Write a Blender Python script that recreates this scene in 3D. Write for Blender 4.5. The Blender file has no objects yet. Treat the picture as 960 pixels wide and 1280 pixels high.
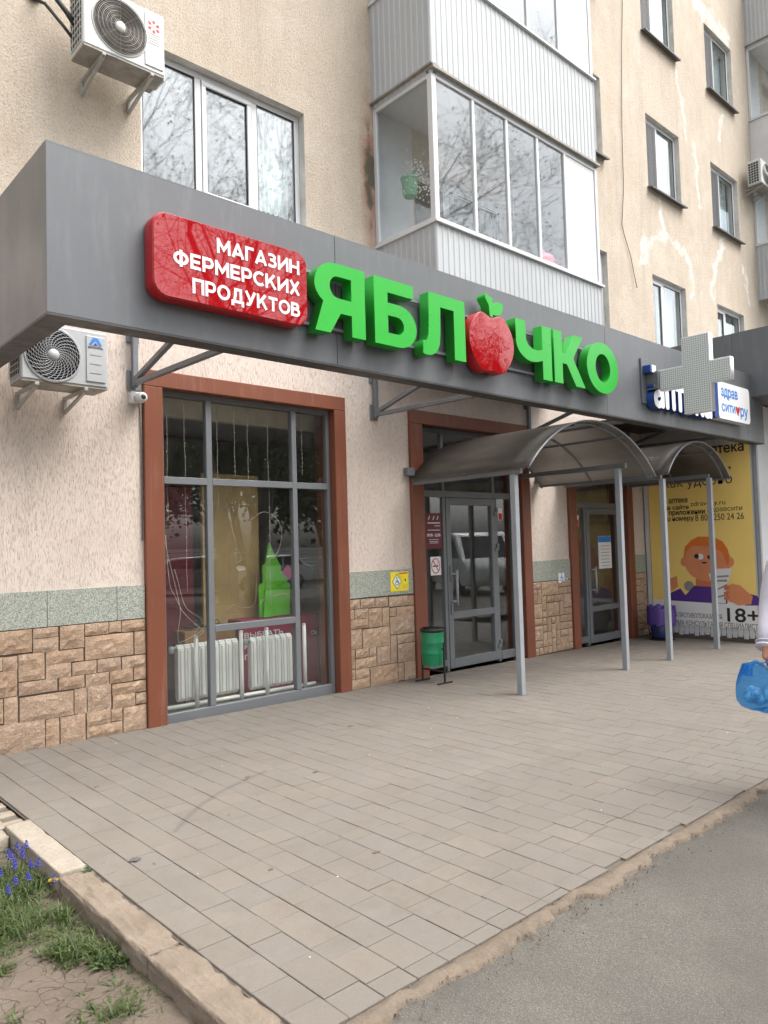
import bpy, bmesh, math, random
from mathutils import Vector, Matrix, noise as mnoise
random.seed(7)
R_ = math.radians
scene = bpy.context.scene
C = scene.collection

# ------------------------------------------------------------------ camera
cam_data = bpy.data.cameras.new('camera')
cam = bpy.data.objects.new('camera', cam_data)
C.objects.link(cam)
VX = Vector((1488 - 480, -(652 - 640), -925.0)).normalized()
VY = Vector((-370 - 480, -(705 - 640), -925.0)); VY = (VY - VX * VY.dot(VX)).normalized()
VZ = VX.cross(VY)
M3 = Matrix((VX, VY, VZ))
cam.matrix_world = Matrix.Translation((-2.973, -6.457, 1.6)) @ M3.to_4x4()
cam_data.sensor_fit = 'AUTO'
cam_data.sensor_width = 36.0
cam_data.lens = 925.0 / 1280.0 * 36.0
cam_data.clip_start = 0.05
cam_data.clip_end = 600
scene.camera = cam
scene.render.resolution_x = 768
scene.render.resolution_y = 1024

# ------------------------------------------------------------------ sky, sun, exposure
SUN_TO = Vector((0.36, -0.44, 1.0)).normalized()
world = bpy.data.worlds.new('World')
scene.world = world
world.use_nodes = True
wn = world.node_tree
bg = wn.nodes['Background']
sky = wn.nodes.new('ShaderNodeTexSky')
sky.sky_type = 'NISHITA'
sky.sun_disc = False
sky.sun_elevation = math.asin(SUN_TO.z)
sky.sun_rotation = math.atan2(SUN_TO.x, SUN_TO.y)
sky.air_density = 1.0
sky.dust_density = 6.0
sky.ozone_density = 1.0
hs = wn.nodes.new('ShaderNodeHueSaturation')
hs.inputs['Saturation'].default_value = 0.22      # a white overcast sky
wn.links.new(sky.outputs[0], hs.inputs['Color'])
wn.links.new(hs.outputs[0], bg.inputs[0])
bg.inputs[1].default_value = 0.15
sun_d = bpy.data.lights.new('sun', 'SUN')
sun_d.energy = 0.65
sun_d.angle = R_(38)
sun_d.color = (1.0, 0.95, 0.88)
sun = bpy.data.objects.new('sun', sun_d)
C.objects.link(sun)
sun.rotation_euler = SUN_TO.to_track_quat('Z', 'Y').to_euler()
sun.location = (10, -12, 20)
vs = scene.view_settings
vs.view_transform = 'Standard'
vs.look = 'None'
vs.exposure = 1.6
vs.gamma = 1.0
scene.cycles.max_bounces = 8
scene.cycles.transparent_max_bounces = 16
scene.cycles.use_denoising = True

# ------------------------------------------------------------------ helpers
WL = {}                                     # world location of each object's origin


class MB:
    def __init__(self):
        self.v = []
        self.f = []

    def add(self, vs_, fs_):
        n = len(self.v)
        self.v += [tuple(p) for p in vs_]
        self.f += [tuple(i + n for i in f) for f in fs_]
        return self

    def box(self, x0, x1, y0, y1, z0, z1):
        return self.add([(x0, y0, z0), (x1, y0, z0), (x1, y1, z0), (x0, y1, z0),
                         (x0, y0, z1), (x1, y0, z1), (x1, y1, z1), (x0, y1, z1)],
                        [(0, 3, 2, 1), (4, 5, 6, 7), (0, 1, 5, 4), (1, 2, 6, 5), (2, 3, 7, 6), (3, 0, 4, 7)])

    def obox(self, p0, p1, w, h, up=(0, 0, 1)):
        """a bar of section w x h from p0 to p1"""
        p0 = Vector(p0); p1 = Vector(p1)
        d = (p1 - p0).normalized(); u = Vector(up)
        s = d.cross(u)
        if s.length < 1e-4:
            s = d.cross(Vector((1, 0, 0)))
        s.normalize(); t = s.cross(d).normalized()
        vs_ = []
        for p in (p0, p1):
            for a, b in ((-1, -1), (1, -1), (1, 1), (-1, 1)):
                vs_.append(p + s * (a * w / 2) + t * (b * h / 2))
        return self.add(vs_, [(3, 2, 1, 0), (4, 5, 6, 7), (0, 1, 5, 4), (1, 2, 6, 5), (2, 3, 7, 6), (3, 0, 4, 7)])

    def tube(self, pts, r, n=8, cap=True):
        pts = [Vector(p) for p in pts]
        rs = r if isinstance(r, (list, tuple)) else [r] * len(pts)
        vs_ = []; fs_ = []
        ref = None
        for i, p in enumerate(pts):
            if i == 0: d = pts[1] - p
            elif i == len(pts) - 1: d = p - pts[i - 1]
            else: d = pts[i + 1] - pts[i - 1]
            if d.length < 1e-9: d = Vector((0, 0, 1))
            d.normalize()
            if ref is None:
                ref = Vector((0, 0, 1)) if abs(d.z) < 0.9 else Vector((1, 0, 0))
            s = d.cross(ref)
            if s.length < 1e-5: s = d.cross(Vector((0, 1, 0)))
            s.normalize(); t = s.cross(d).normalized(); ref = t
            for k in range(n):
                a = 2 * math.pi * k / n
                vs_.append(p + (s * math.cos(a) + t * math.sin(a)) * rs[i])
        for i in range(len(pts) - 1):
            for k in range(n):
                a = i * n + k; b = i * n + (k + 1) % n
                fs_.append((a, b, b + n, a + n))
        if cap:
            fs_.append(tuple(range(n - 1, -1, -1)))
            m = (len(pts) - 1) * n
            fs_.append(tuple(m + k for k in range(n)))
        return self.add(vs_, fs_)

    def lathe(self, prof, c, axis='z', n=20):
        """prof: list of (r, h) along the axis"""
        vs_ = []; fs_ = []
        c = Vector(c)
        for r, h in prof:
            for k in range(n):
                a = 2 * math.pi * k / n
                u, w = r * math.cos(a), r * math.sin(a)
                p = {'z': (u, w, h), 'y': (u, h, w), 'x': (h, u, w)}[axis]
                vs_.append(c + Vector(p))
        for i in range(len(prof) - 1):
            for k in range(n):
                a = i * n + k; b = i * n + (k + 1) % n
                fs_.append((a, b, b + n, a + n))
        if prof[0][0] > 1e-6: fs_.append(tuple(range(n - 1, -1, -1)))
        if prof[-1][0] > 1e-6: fs_.append(tuple((len(prof) - 1) * n + k for k in range(n)))
        return self.add(vs_, fs_)

    def quad(self, a, b, c, d):
        return self.add([a, b, c, d], [(0, 1, 2, 3)])

    def mesh(self, name):
        me = bpy.data.meshes.new(name)
        me.from_pydata(self.v, [], self.f)
        me.validate()
        bm = bmesh.new(); bm.from_mesh(me)
        bmesh.ops.recalc_face_normals(bm, faces=bm.faces)
        bm.to_mesh(me); bm.free()
        return me

    def build(self, name, mat, parent=None, smooth=False, bevel=0.0, **tags):
        return obj(name, self.mesh(name), mat, parent, smooth, bevel, **tags)


def obj(name, me, mat, parent=None, smooth=False, bevel=0.0, label=None, cat=None, group=None, kind=None, seg=1):
    o = bpy.data.objects.new(name, me)
    C.objects.link(o)
    if mat is not None and len(me.materials) == 0:
        me.materials.append(mat)
    if smooth:
        me.polygons.foreach_set('use_smooth', [True] * len(me.polygons))
        if smooth == 'auto':
            try:
                me.set_sharp_from_angle(angle=R_(35))
            except Exception:
                pass
    if bevel:
        b = o.modifiers.new('bevel', 'BEVEL'); b.width = bevel; b.segments = seg
        b.limit_method = 'ANGLE'; b.angle_limit = R_(40)
    WL[o.name] = Vector((0, 0, 0))
    if parent is not None:
        o.parent = parent
        o.location = -WL[parent.name]
    if label: o['label'] = label
    if cat: o['category'] = cat
    if group: o['group'] = group
    if kind: o['kind'] = kind
    return o


def thing(name, label, cat, loc=(0, 0, 0), group=None):
    o = bpy.data.objects.new(name, None)
    C.objects.link(o)
    o.empty_display_size = 0.1
    o.location = loc
    WL[o.name] = Vector(loc)
    o['label'] = label; o['category'] = cat
    if group: o['group'] = group
    return o


def tag(o, label, cat, group=None):
    o['label'] = label; o['category'] = cat
    if group: o['group'] = group
    return o


# 2D outlines, holes filled by the curve; U, V, N frame on the surface
def shape_mesh(loops, O, U, V, depth=0.002, bevel=0.0, w0=0.0):
    """loops: list of [(u,v)...]; solid from w0 to w0+depth along U x V"""
    cu = bpy.data.curves.new('outline', 'CURVE')
    cu.dimensions = '2D'; cu.fill_mode = 'BOTH'
    cu.extrude = max(depth / 2 - bevel, 0.0001); cu.bevel_depth = bevel; cu.bevel_resolution = 1
    if bevel: cu.offset = -bevel
    for lp in loops:
        sp = cu.splines.new('POLY')
        sp.points.add(len(lp) - 1)
        for i, (u, v) in enumerate(lp): sp.points[i].co = (u, v, 0, 1)
        sp.use_cyclic_u = True
    return curve_to_mesh(cu, O, U, V, w0 + depth / 2)


def curve_to_mesh(cu, O, U, V, w):
    o = bpy.data.objects.new('outline', cu)
    C.objects.link(o)
    dg = bpy.context.evaluated_depsgraph_get()
    dg.update()
    me = bpy.data.meshes.new_from_object(o.evaluated_get(dg))
    bpy.data.objects.remove(o)
    bpy.data.curves.remove(cu)
    U = Vector(U); V = Vector(V); N = U.cross(V); O = Vector(O)
    for v in me.vertices:
        a, b, c = v.co
        v.co = O + U * a + V * b + N * (c + w)
    me.materials.clear()
    return me


def text_mesh(body, box, O, U, V, depth=0.0016, w0=0.002, bold=0.0, space=1.0):
    """text stretched to fill box (u0,u1,v0,v1) on the surface; bold = extra stroke, in cap heights"""
    cu = bpy.data.curves.new('text', 'FONT')
    cu.body = body; cu.size = 1.0; cu.extrude = 0.0; cu.space_character = space
    cu.resolution_u = 4
    o = bpy.data.objects.new('text', cu)
    C.objects.link(o)
    dg = bpy.context.evaluated_depsgraph_get(); dg.update()
    me = bpy.data.meshes.new_from_object(o.evaluated_get(dg))
    bpy.data.objects.remove(o); bpy.data.curves.remove(cu)
    me.materials.clear()
    xs = [v.co.x for v in me.vertices]; ys = [v.co.y for v in me.vertices]
    u0, u1, v0, v1 = box
    bv = bold * (v1 - v0)
    u0 += bv; u1 -= bv; v0 += bv; v1 -= bv
    sx = (u1 - u0) / max(max(xs) - min(xs), 1e-6); sy = (v1 - v0) / max(max(ys) - min(ys), 1e-6)
    U = Vector(U); V = Vector(V); N = U.cross(V); O = Vector(O)
    x0 = min(xs); y0 = min(ys)
    bm = bmesh.new(); bm.from_mesh(me)
    bmesh.ops.remove_doubles(bm, verts=bm.verts, dist=1e-6)
    if depth > 0.0001:
        r = bmesh.ops.extrude_face_region(bm, geom=list(bm.faces))
        for e in r['geom']:
            if isinstance(e, bmesh.types.BMVert): e.co.z = 1.0
        bmesh.ops.recalc_face_normals(bm, faces=bm.faces)
    bm.verts.ensure_lookup_table()
    base_v = [v.co.copy() for v in bm.verts]; base_f = [[v.index for v in f.verts] for f in bm.faces]
    bm.free()
    offs = [(0, 0)] if not bold else [(math.cos(a), math.sin(a)) for a in [math.pi / 4 * k for k in range(8)]] + [(0, 0)]
    mb = MB()
    for k, (du, dv) in enumerate(offs):
        e = 0.00012 * k
        mb.add([O + U * (u0 + (c.x - x0) * sx + du * bv) + V * (v0 + (c.y - y0) * sy + dv * bv) + N * (w0 + (depth - 0.0012 + e) * c.z if depth > 0.0001 else w0 + e) for c in base_v], base_f)
    m2 = bpy.data.meshes.new('lettering'); m2.from_pydata(mb.v, [], mb.f)
    return m2


def _arc(cx, cy, rx, ry, a0, a1, n=14):
    return [(cx + rx * math.cos(R_(a0 + (a1 - a0) * k / n)), cy + ry * math.sin(R_(a0 + (a1 - a0) * k / n))) for k in range(n + 1)]


_e = .1
STROKES = {
    'М': (1.12, [[(_e, 0), (_e, 1)], [(1.02, 0), (1.02, 1)], [(_e, .90), (.56, .30), (1.02, .90)]]),
    'А': (1.06, [[(.09, 0), (.53, .93)], [(.97, 0), (.53, .93)], [(.26, .27), (.80, .27)], [(.43, .9), (.63, .9)]]),
    'Г': (.74, [[(_e, 0), (_e, .9), (.74, .9)]]),
    'З': (.80, [[(.05, .85), (.16, .895), (.30, .905), (.48, .89), (.60, .82), (.61, .70), (.54, .59), (.40, .54), (.20, .54)], [(.38, .54), (.58, .48), (.68, .35), (.65, .2), (.53, .115), (.35, .09), (.18, .11), (.03, .17)]]),
    'И': (.98, [[(_e, 0), (_e, 1)], [(.88, 0), (.88, 1)], [(_e, .12), (.88, .88)]]),
    'Н': (.95, [[(_e, 0), (_e, 1)], [(.85, 0), (.85, 1)], [(_e, .5), (.85, .5)]]),
    'Ф': (1.18, [_arc(.59, .5, .46, .32, 0, 360, 28), [(.59, -.04), (.59, 1.04)]]),
    'Е': (.80, [[(.78, .9), (_e, .9), (_e, .1), (.80, .1)], [(_e, .5), (.72, .5)]]),
    'Р': (.88, [[(_e, 0), (_e, 1)], [(_e, .905), (.45, .905)] + _arc(.50, .645, .27, .26, 90, -90, 10) + [(_e, .385)]]),
    'К': (.97, [[(_e, 0), (_e, 1)], [(.16, .36), (.80, 1.0)], [(.42, .60), (.88, 0)]]),
    'С': (.94, [_arc(.55, .5, .45, .41, 47, 313, 24)]),
    'Х': (.95, [[(.10, 0), (.85, 1)], [(.10, 1), (.85, 0)]]),
    'П': (.94, [[(_e, 0), (_e, .9), (.84, .9), (.84, 0)]]),
    'О': (1.10, [_arc(.55, .5, .45, .41, 0, 360, 30)]),
    'Д': (1.10, [[(.10, -.20), (.10, .09), (1.0, .09), (1.0, -.20)], [(.24, .09), (.33, .5), (.36, .905), (.83, .905), (.83, .09)]]),
    'У': (.96, [[(.08, 1), (.50, .32)], [(.88, 1), (.50, .28), (.42, .15), (.30, .09), (.12, .12)]]),
    'Т': (.86, [[(0, .9), (.86, .9)], [(.43, 0), (.43, .9)]]),
    'В': (.90, [[(_e, 0), (_e, 1)], [(_e, .905), (.42, .905)] + _arc(.46, .725, .23, .18, 90, -90, 8) + [(_e, .545)], [(_e, .53), (.45, .53)] + _arc(.50, .3125, .28, .2175, 90, -90, 8) + [(_e, .095)]]),
}


def stroke_text(body, box, O, U, V, depth, w0, t=.205):
    U = Vector(U); V = Vector(V); N = U.cross(V); O = Vector(O)
    W = sum(STROKES[c][0] for c in body) + .13 * (len(body) - 1)
    sx = (box[1] - box[0]) / W; sy = box[3] - box[2]
    mb = MB(); x = 0.0
    for c in body:
        w, lst = STROKES[c]
        for k, pl in enumerate(lst):
            dd = depth + .00025 * k
            P = [Vector(((x + a) * sx, b * sy)) for a, b in pl]
            th = t * (sx + sy) / 2
            closed = (P[0] - P[-1]).length < 1e-5
            L = []; Rr = []
            for i, p in enumerate(P):
                a = P[i - 1] if i else (P[-2] if closed else None); b = P[i + 1] if i < len(P) - 1 else (P[1] if closed else None)
                d1 = (p - a).normalized() if a is not None else (b - p).normalized()
                d2 = (b - p).normalized() if b is not None else d1
                n1 = Vector((-d1.y, d1.x)); n2 = Vector((-d2.y, d2.x)); m = (n1 + n2)
                m = m.normalized() if m.length > 1e-5 else n1
                k2 = min(1 / max(m.dot(n1), .3), 1.9)
                L.append(p + m * th / 2 * k2); Rr.append(p - m * th / 2 * k2)
            vs_ = []; fs_ = []
            for a, b in zip(L, Rr):
                for q, d in ((a, 0), (b, 0), (b, dd), (a, dd)):
                    vs_.append(O + U * (box[0] + q.x) + V * (box[2] + q.y) + N * (w0 + d))
            for i in range(len(P) - 1):
                j = i * 4
                for q in range(4): fs_.append((j + q, j + (q + 1) % 4, j + 4 + (q + 1) % 4, j + 4 + q))
            fs_.append((0, 1, 2, 3)); j = (len(P) - 1) * 4; fs_.append((j + 3, j + 2, j + 1, j))
            mb.add(vs_, fs_)
        x += w + .13
    return mb.mesh('lettering')


def rrect(u0, u1, v0, v1, r, n=6):
    p = []
    for cx, cy, a0 in ((u1 - r, v1 - r, 0), (u0 + r, v1 - r, 90), (u0 + r, v0 + r, 180), (u1 - r, v0 + r, 270)):
        for k in range(n + 1):
            a = R_(a0 + 90 * k / n)
            p.append((cx + r * math.cos(a), cy + r * math.sin(a)))
    return p


def ell(cx, cy, rx, ry, n=28, a0=0, a1=360):
    full = abs(a1 - a0) >= 360
    return [(cx + rx * math.cos(R_(a0 + (a1 - a0) * k / (n if full else n - 1))),
             cy + ry * math.sin(R_(a0 + (a1 - a0) * k / (n if full else n - 1)))) for k in range(n)]


def gz(x):                                    # the street falls a little to the right
    return -0.0125 * x


# ------------------------------------------------------------------ materials
class NT:
    def __init__(self, name):
        self.m = bpy.data.materials.new(name)
        self.m.use_nodes = True
        self.t = self.m.node_tree
        self.p = self.t.nodes['Principled BSDF']
        self._co = None

    def n(self, typ, **kw):
        nd = self.t.nodes.new(typ)
        for k, v in kw.items(): setattr(nd, k, v)
        return nd

    def l(self, a, b): self.t.links.new(a, b)

    def co(self, scale=(1, 1, 1)):
        if self._co is None: self._co = self.n('ShaderNodeTexCoord').outputs['Object']
        if scale == (1, 1, 1): return self._co
        mp = self.n('ShaderNodeMapping'); mp.inputs['Scale'].default_value = scale
        self.l(self._co, mp.inputs[0]); return mp.outputs[0]

    def noise(self, sc, det=4, rough=0.55, scale=(1, 1, 1), dist=0.0):
        nd = self.n('ShaderNodeTexNoise'); nd.inputs['Scale'].default_value = sc
        nd.inputs['Detail'].default_value = det; nd.inputs['Roughness'].default_value = rough
        nd.inputs['Distortion'].default_value = dist
        self.l(self.co(scale), nd.inputs['Vector']); return nd.outputs['Fac']

    def ramp(self, fac, stops):
        r = self.n('ShaderNodeValToRGB'); e = r.color_ramp.elements
        while len(e) < len(stops): e.new(0.5)
        for i, (p, c) in enumerate(stops):
            e[i].position = p
            e[i].color = (c[0], c[1], c[2], 1) if isinstance(c, (tuple, list)) else (c, c, c, 1)
        self.l(fac, r.inputs[0]); return r.outputs[0]

    def mix(self, fac, a, b, mode='MIX'):
        m = self.n('ShaderNodeMix', data_type='RGBA', blend_type=mode)
        for s, v in ((m.inputs[0], fac), (m.inputs[6], a), (m.inputs[7], b)):
            if isinstance(v, (int, float)): s.default_value = v
            elif isinstance(v, (tuple, list)): s.default_value = (v[0], v[1], v[2], 1)
            else: self.l(v, s)
        return m.outputs[2]

    def math(self, op, a, b=None, c=None):
        m = self.n('ShaderNodeMath', operation=op)
        for i, v in enumerate((a, b, c)):
            if v is None: continue
            if isinstance(v, (int, float)): m.inputs[i].default_value = v
            else: self.l(v, m.inputs[i])
        return m.outputs[0]

    def bump(self, h, strength=0.5, dist=0.01, prev=None):
        b = self.n('ShaderNodeBump'); b.inputs['Strength'].default_value = strength
        b.inputs['Distance'].default_value = dist
        self.l(h, b.inputs['Height'])
        if prev is not None: self.l(prev, b.inputs['Normal'])
        return b.outputs[0]

    def out(self, col=None, rough=None, normal=None, metal=0.0, spec=None, coat=None):
        for k, v in (('Base Color', col), ('Roughness', rough), ('Metallic', metal), ('Normal', normal),
                     ('Specular IOR Level', spec), ('Coat Weight', coat)):
            if v is None: continue
            s = self.p.inputs[k]
            if isinstance(v, (int, float)): s.default_value = v
            elif isinstance(v, (tuple, list)): s.default_value = (v[0], v[1], v[2], 1)
            else: self.l(v, s)
        return self.m


def simple(name, col, rough=0.5, metal=0.0, var=0.12, sc=6.0, bump=0.0, bsc=60.0, spec=None, coat=None, dirt=0.0):
    n = NT(name)
    a = n.noise(sc, 5, 0.6)
    lo = tuple(c * (1 - var) for c in col); hi = tuple(min(1, c * (1 + var)) for c in col)
    c = n.ramp(a, [(0.3, lo), (0.7, hi)])
    if dirt:
        d = n.ramp(n.noise(sc * 2.3, 8, 0.7), [(0.48, 0.0), (0.75, dirt)])
        c = n.mix(d, c, (0.12, 0.1, 0.08))
    r = n.ramp(n.noise(sc * 1.7, 4), [(0.3, max(rough - 0.08, 0.02)), (0.7, min(rough + 0.1, 1))])
    nm = n.bump(n.noise(bsc, 4), bump, 0.004) if bump else None
    return n.out(c, r, nm, metal, spec, coat)


def glass_mat(name, r0=0.045, tint=(0.9, 0.93, 0.92), dirt=0.03, wob=0.0, rough=0.0):
    n = NT(name)
    t = n.t
    t.nodes.remove(n.p)
    out = [q for q in t.nodes if q.type == 'OUTPUT_MATERIAL'][0]
    tr = n.n('ShaderNodeBsdfTransparent'); tr.inputs[0].default_value = (*tint, 1)
    gl = n.n('ShaderNodeBsdfGlossy'); gl.inputs['Roughness'].default_value = rough
    gl.inputs[0].default_value = (0.95, 0.98, 1, 1)
    lw = n.n('ShaderNodeLayerWeight'); lw.inputs[0].default_value = 0.5
    fac = n.math('MULTIPLY_ADD', n.math('POWER', lw.outputs['Facing'], 5.0), 1.0 - r0, r0)
    if wob:
        b = n.bump(n.noise(1.3, 1), wob, 0.02)
        n.l(b, gl.inputs['Normal'])
    mx = n.n('ShaderNodeMixShader'); n.l(fac, mx.inputs[0]); n.l(tr.outputs[0], mx.inputs[1]); n.l(gl.outputs[0], mx.inputs[2])
    df = n.n('ShaderNodeBsdfDiffuse'); df.inputs[0].default_value = (0.6, 0.6, 0.58, 1)
    m2 = n.n('ShaderNodeMixShader')
    d = n.ramp(n.noise(9, 6, 0.7), [(0.35, 0.0), (0.8, dirt * 2)])
    n.l(d, m2.inputs[0]); n.l(mx.outputs[0], m2.inputs[1]); n.l(df.outputs[0], m2.inputs[2])
    n.l(m2.outputs[0], out.inputs[0])
    return n.m


def stucco_mat():
    n = NT('peach_roughcast')
    big = n.noise(0.55, 5, 0.6)
    base = n.ramp(big, [(0.3, (0.526, 0.445, 0.359)), (0.55, (0.563, 0.485, 0.392)), (0.75, (0.585, 0.511, 0.423))])
    fine = n.noise(55, 4, 0.7)
    base = n.mix(0.75, base, n.ramp(fine, [(0.32, 0.58), (0.5, 0.98), (0.7, 1.0)]), 'MULTIPLY')
    # grey weathering streaks
    st = n.noise(2.2, 6, 0.65, (2.2, 2.2, 0.22))
    base = n.mix(n.ramp(st, [(0.48, 0.0), (0.72, 0.42)]), base, (0.359, 0.312, 0.257))
    base = n.mix(n.ramp(n.noise(1.4, 7, 0.7), [(0.5, 0.0), (0.72, 0.5)]), base, (0.66, 0.60, 0.52))
    base = n.mix(n.ramp(n.noise(1.9, 7, 0.72), [(0.52, 0.0), (0.72, 0.4)]), base, (0.45, 0.345, 0.25))
    # pale lime repairs: capsules along segments in the wall plane
    sep = n.n('ShaderNodeSeparateXYZ'); n.l(n.co(), sep.inputs[0])
    wx = n.math('ADD', sep.outputs[0], n.math('MULTIPLY', n.math('SUBTRACT', n.noise(3.0, 6), 0.5), 0.7))
    wz = n.math('ADD', sep.outputs[2], n.math('MULTIPLY', n.math('SUBTRACT', n.noise(3.7, 6), 0.5), 0.7))
    segs = [((10.4, 8.0), (10.45, 7.25), 0.06), ((10.4, 7.3), (9.75, 7.1), 0.08), ((9.75, 7.1), (9.65, 6.65), 0.09),
            ((10.5, 7.35), (11.35, 7.2), 0.06), ((11.35, 7.2), (11.65, 6.8), 0.07), ((11.65, 6.8), (11.55, 6.4), 0.05),
            ((13.1, 7.9), (12.7, 7.2), 0.08), ((12.7, 7.2), (12.5, 6.6), 0.09), ((12.4, 12.9), (13.9, 12.75), 0.16),
            ((12.4, 13.2), (12.7, 12.7), 0.12), ((11.3, 10.9), (11.6, 9.7), 0.05), ((13.5, 10.9), (13.2, 10.2), 0.07),
            ((12.0, 9.6), (12.1, 8.5), 0.08), ((14.3, 7.6), (14.4, 6.8), 0.06)]
    acc = None
    for (ax, az), (bx_, bz), w in segs:
        dx, dz = bx_ - ax, bz - az; L2 = dx * dx + dz * dz
        px = n.math('SUBTRACT', wx, ax); pz = n.math('SUBTRACT', wz, az)
        t_ = n.math('MULTIPLY_ADD', px, dx / L2, n.math('MULTIPLY', pz, dz / L2))
        cl = n.n('ShaderNodeClamp'); n.l(t_, cl.inputs[0]); t_ = cl.outputs[0]
        ex = n.math('MULTIPLY_ADD', t_, -dx, px); ez = n.math('MULTIPLY_ADD', t_, -dz, pz)
        d2 = n.math('ADD', n.math('MULTIPLY', ex, ex), n.math('MULTIPLY', ez, ez))
        g = n.math('SUBTRACT', 1.0, n.math('DIVIDE', n.math('SQRT', d2), w * 1.7))
        acc = g if acc is None else n.math('MAXIMUM', acc, g)
    cl = n.n('ShaderNodeClamp'); n.l(acc, cl.inputs[0])
    lm = n.math('MULTIPLY', cl.outputs[0], n.ramp(n.noise(7, 5, 0.7), [(0.35, 0.25), (0.65, 1.0)]))
    base = n.mix(n.ramp(lm, [(0.05, 0.0), (0.5, 0.8)]), base, (0.704, 0.678, 0.634))
    # rust and moss beside the balcony
    px = n.math('SUBTRACT', sep.outputs[0], 2.93); m1 = n.math('SUBTRACT', 1.0, n.math('MULTIPLY', n.math('ABSOLUTE', px), 5.0))
    pz = n.math('SUBTRACT', sep.outputs[2], 6.1); m2 = n.math('SUBTRACT', 1.0, n.math('MULTIPLY', n.math('ABSOLUTE', pz), 0.75))
    mm = n.math('MULTIPLY', n.math('MAXIMUM', m1, 0.0), n.math('MAXIMUM', m2, 0.0))
    base = n.mix(n.ramp(n.math('MULTIPLY', mm, n.noise(5, 5)), [(0.05, 0.0), (0.35, 0.8)]), base, (0.36, 0.17, 0.12))
    base = n.mix(n.ramp(n.math('MULTIPLY', mm, n.noise(6.3, 6)), [(0.24, 0.0), (0.36, 0.85)]), base, (0.09, 0.1, 0.07))
    nm = n.bump(n.noise(48, 5, 0.72), 0.9, 0.02)
    return n.out(base, 0.92, nm, spec=0.2)


def bark_mat():
    n = NT('bark_beetle_plaster')
    base = n.ramp(n.noise(0.8, 5), [(0.3, (0.616, 0.528, 0.462)), (0.7, (0.708, 0.616, 0.543))])
    gro = n.noise(125, 5, 0.68, (1, 1, 0.16), 0.5)
    g = n.ramp(gro, [(0.36, 0.0), (0.50, 1.0)])
    base = n.mix(g, (0.46, 0.385, 0.335), base)
    st = n.noise(3.0, 5, 0.6, (2.5, 2.5, 0.15))
    base = n.mix(n.ramp(st, [(0.55, 0.0), (0.8, 0.22)]), base, (0.34, 0.28, 0.24))
    nm = n.bump(g, 0.55, 0.006)
    nm = n.bump(n.noise(120, 3), 0.3, 0.004, nm)
    return n.out(base, 0.9, nm, spec=0.2)


def granite_mat():
    n = NT('grey_green_granite_crumb')
    v = n.n('ShaderNodeTexVoronoi'); v.inputs['Scale'].default_value = 130; n.l(n.co(), v.inputs['Vector'])
    sp = n.n('ShaderNodeSeparateColor'); n.l(v.outputs['Color'], sp.inputs[0])
    c = n.ramp(sp.outputs[0], [(0.0, (0.16, 0.18, 0.15)), (0.5, (0.31, 0.335, 0.29)), (1.0, (0.46, 0.48, 0.42))])
    c = n.mix(n.ramp(n.noise(2.5, 5), [(0.4, 0.0), (0.75, 0.35)]), c, (0.27, 0.26, 0.20))
    return n.out(c, 0.75, n.bump(v.outputs['Distance'], 0.4, 0.004))


def stone_mat():
    n = NT('rough_tan_facing_stone')
    oi = n.n('ShaderNodeObjectInfo')
    base = n.ramp(oi.outputs['Random'], [(0.0, (0.44, 0.303, 0.204)), (0.35, (0.539, 0.38, 0.259)), (0.7, (0.484, 0.352, 0.259)), (1.0, (0.583, 0.424, 0.297))])
    a = n.noise(11, 6, 0.7)
    base = n.mix(n.ramp(a, [(0.3, 0.55), (0.7, 0.0)]), base, (0.25, 0.16, 0.105))
    base = n.mix(n.ramp(n.noise(23, 5, 0.7), [(0.52, 0.0), (0.72, 0.6)]), base, (0.70, 0.56, 0.42))
    nm = n.bump(n.noise(46, 7, 0.75), 1.0, 0.022)
    return n.out(base, 0.88, nm, spec=0.25)


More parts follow.
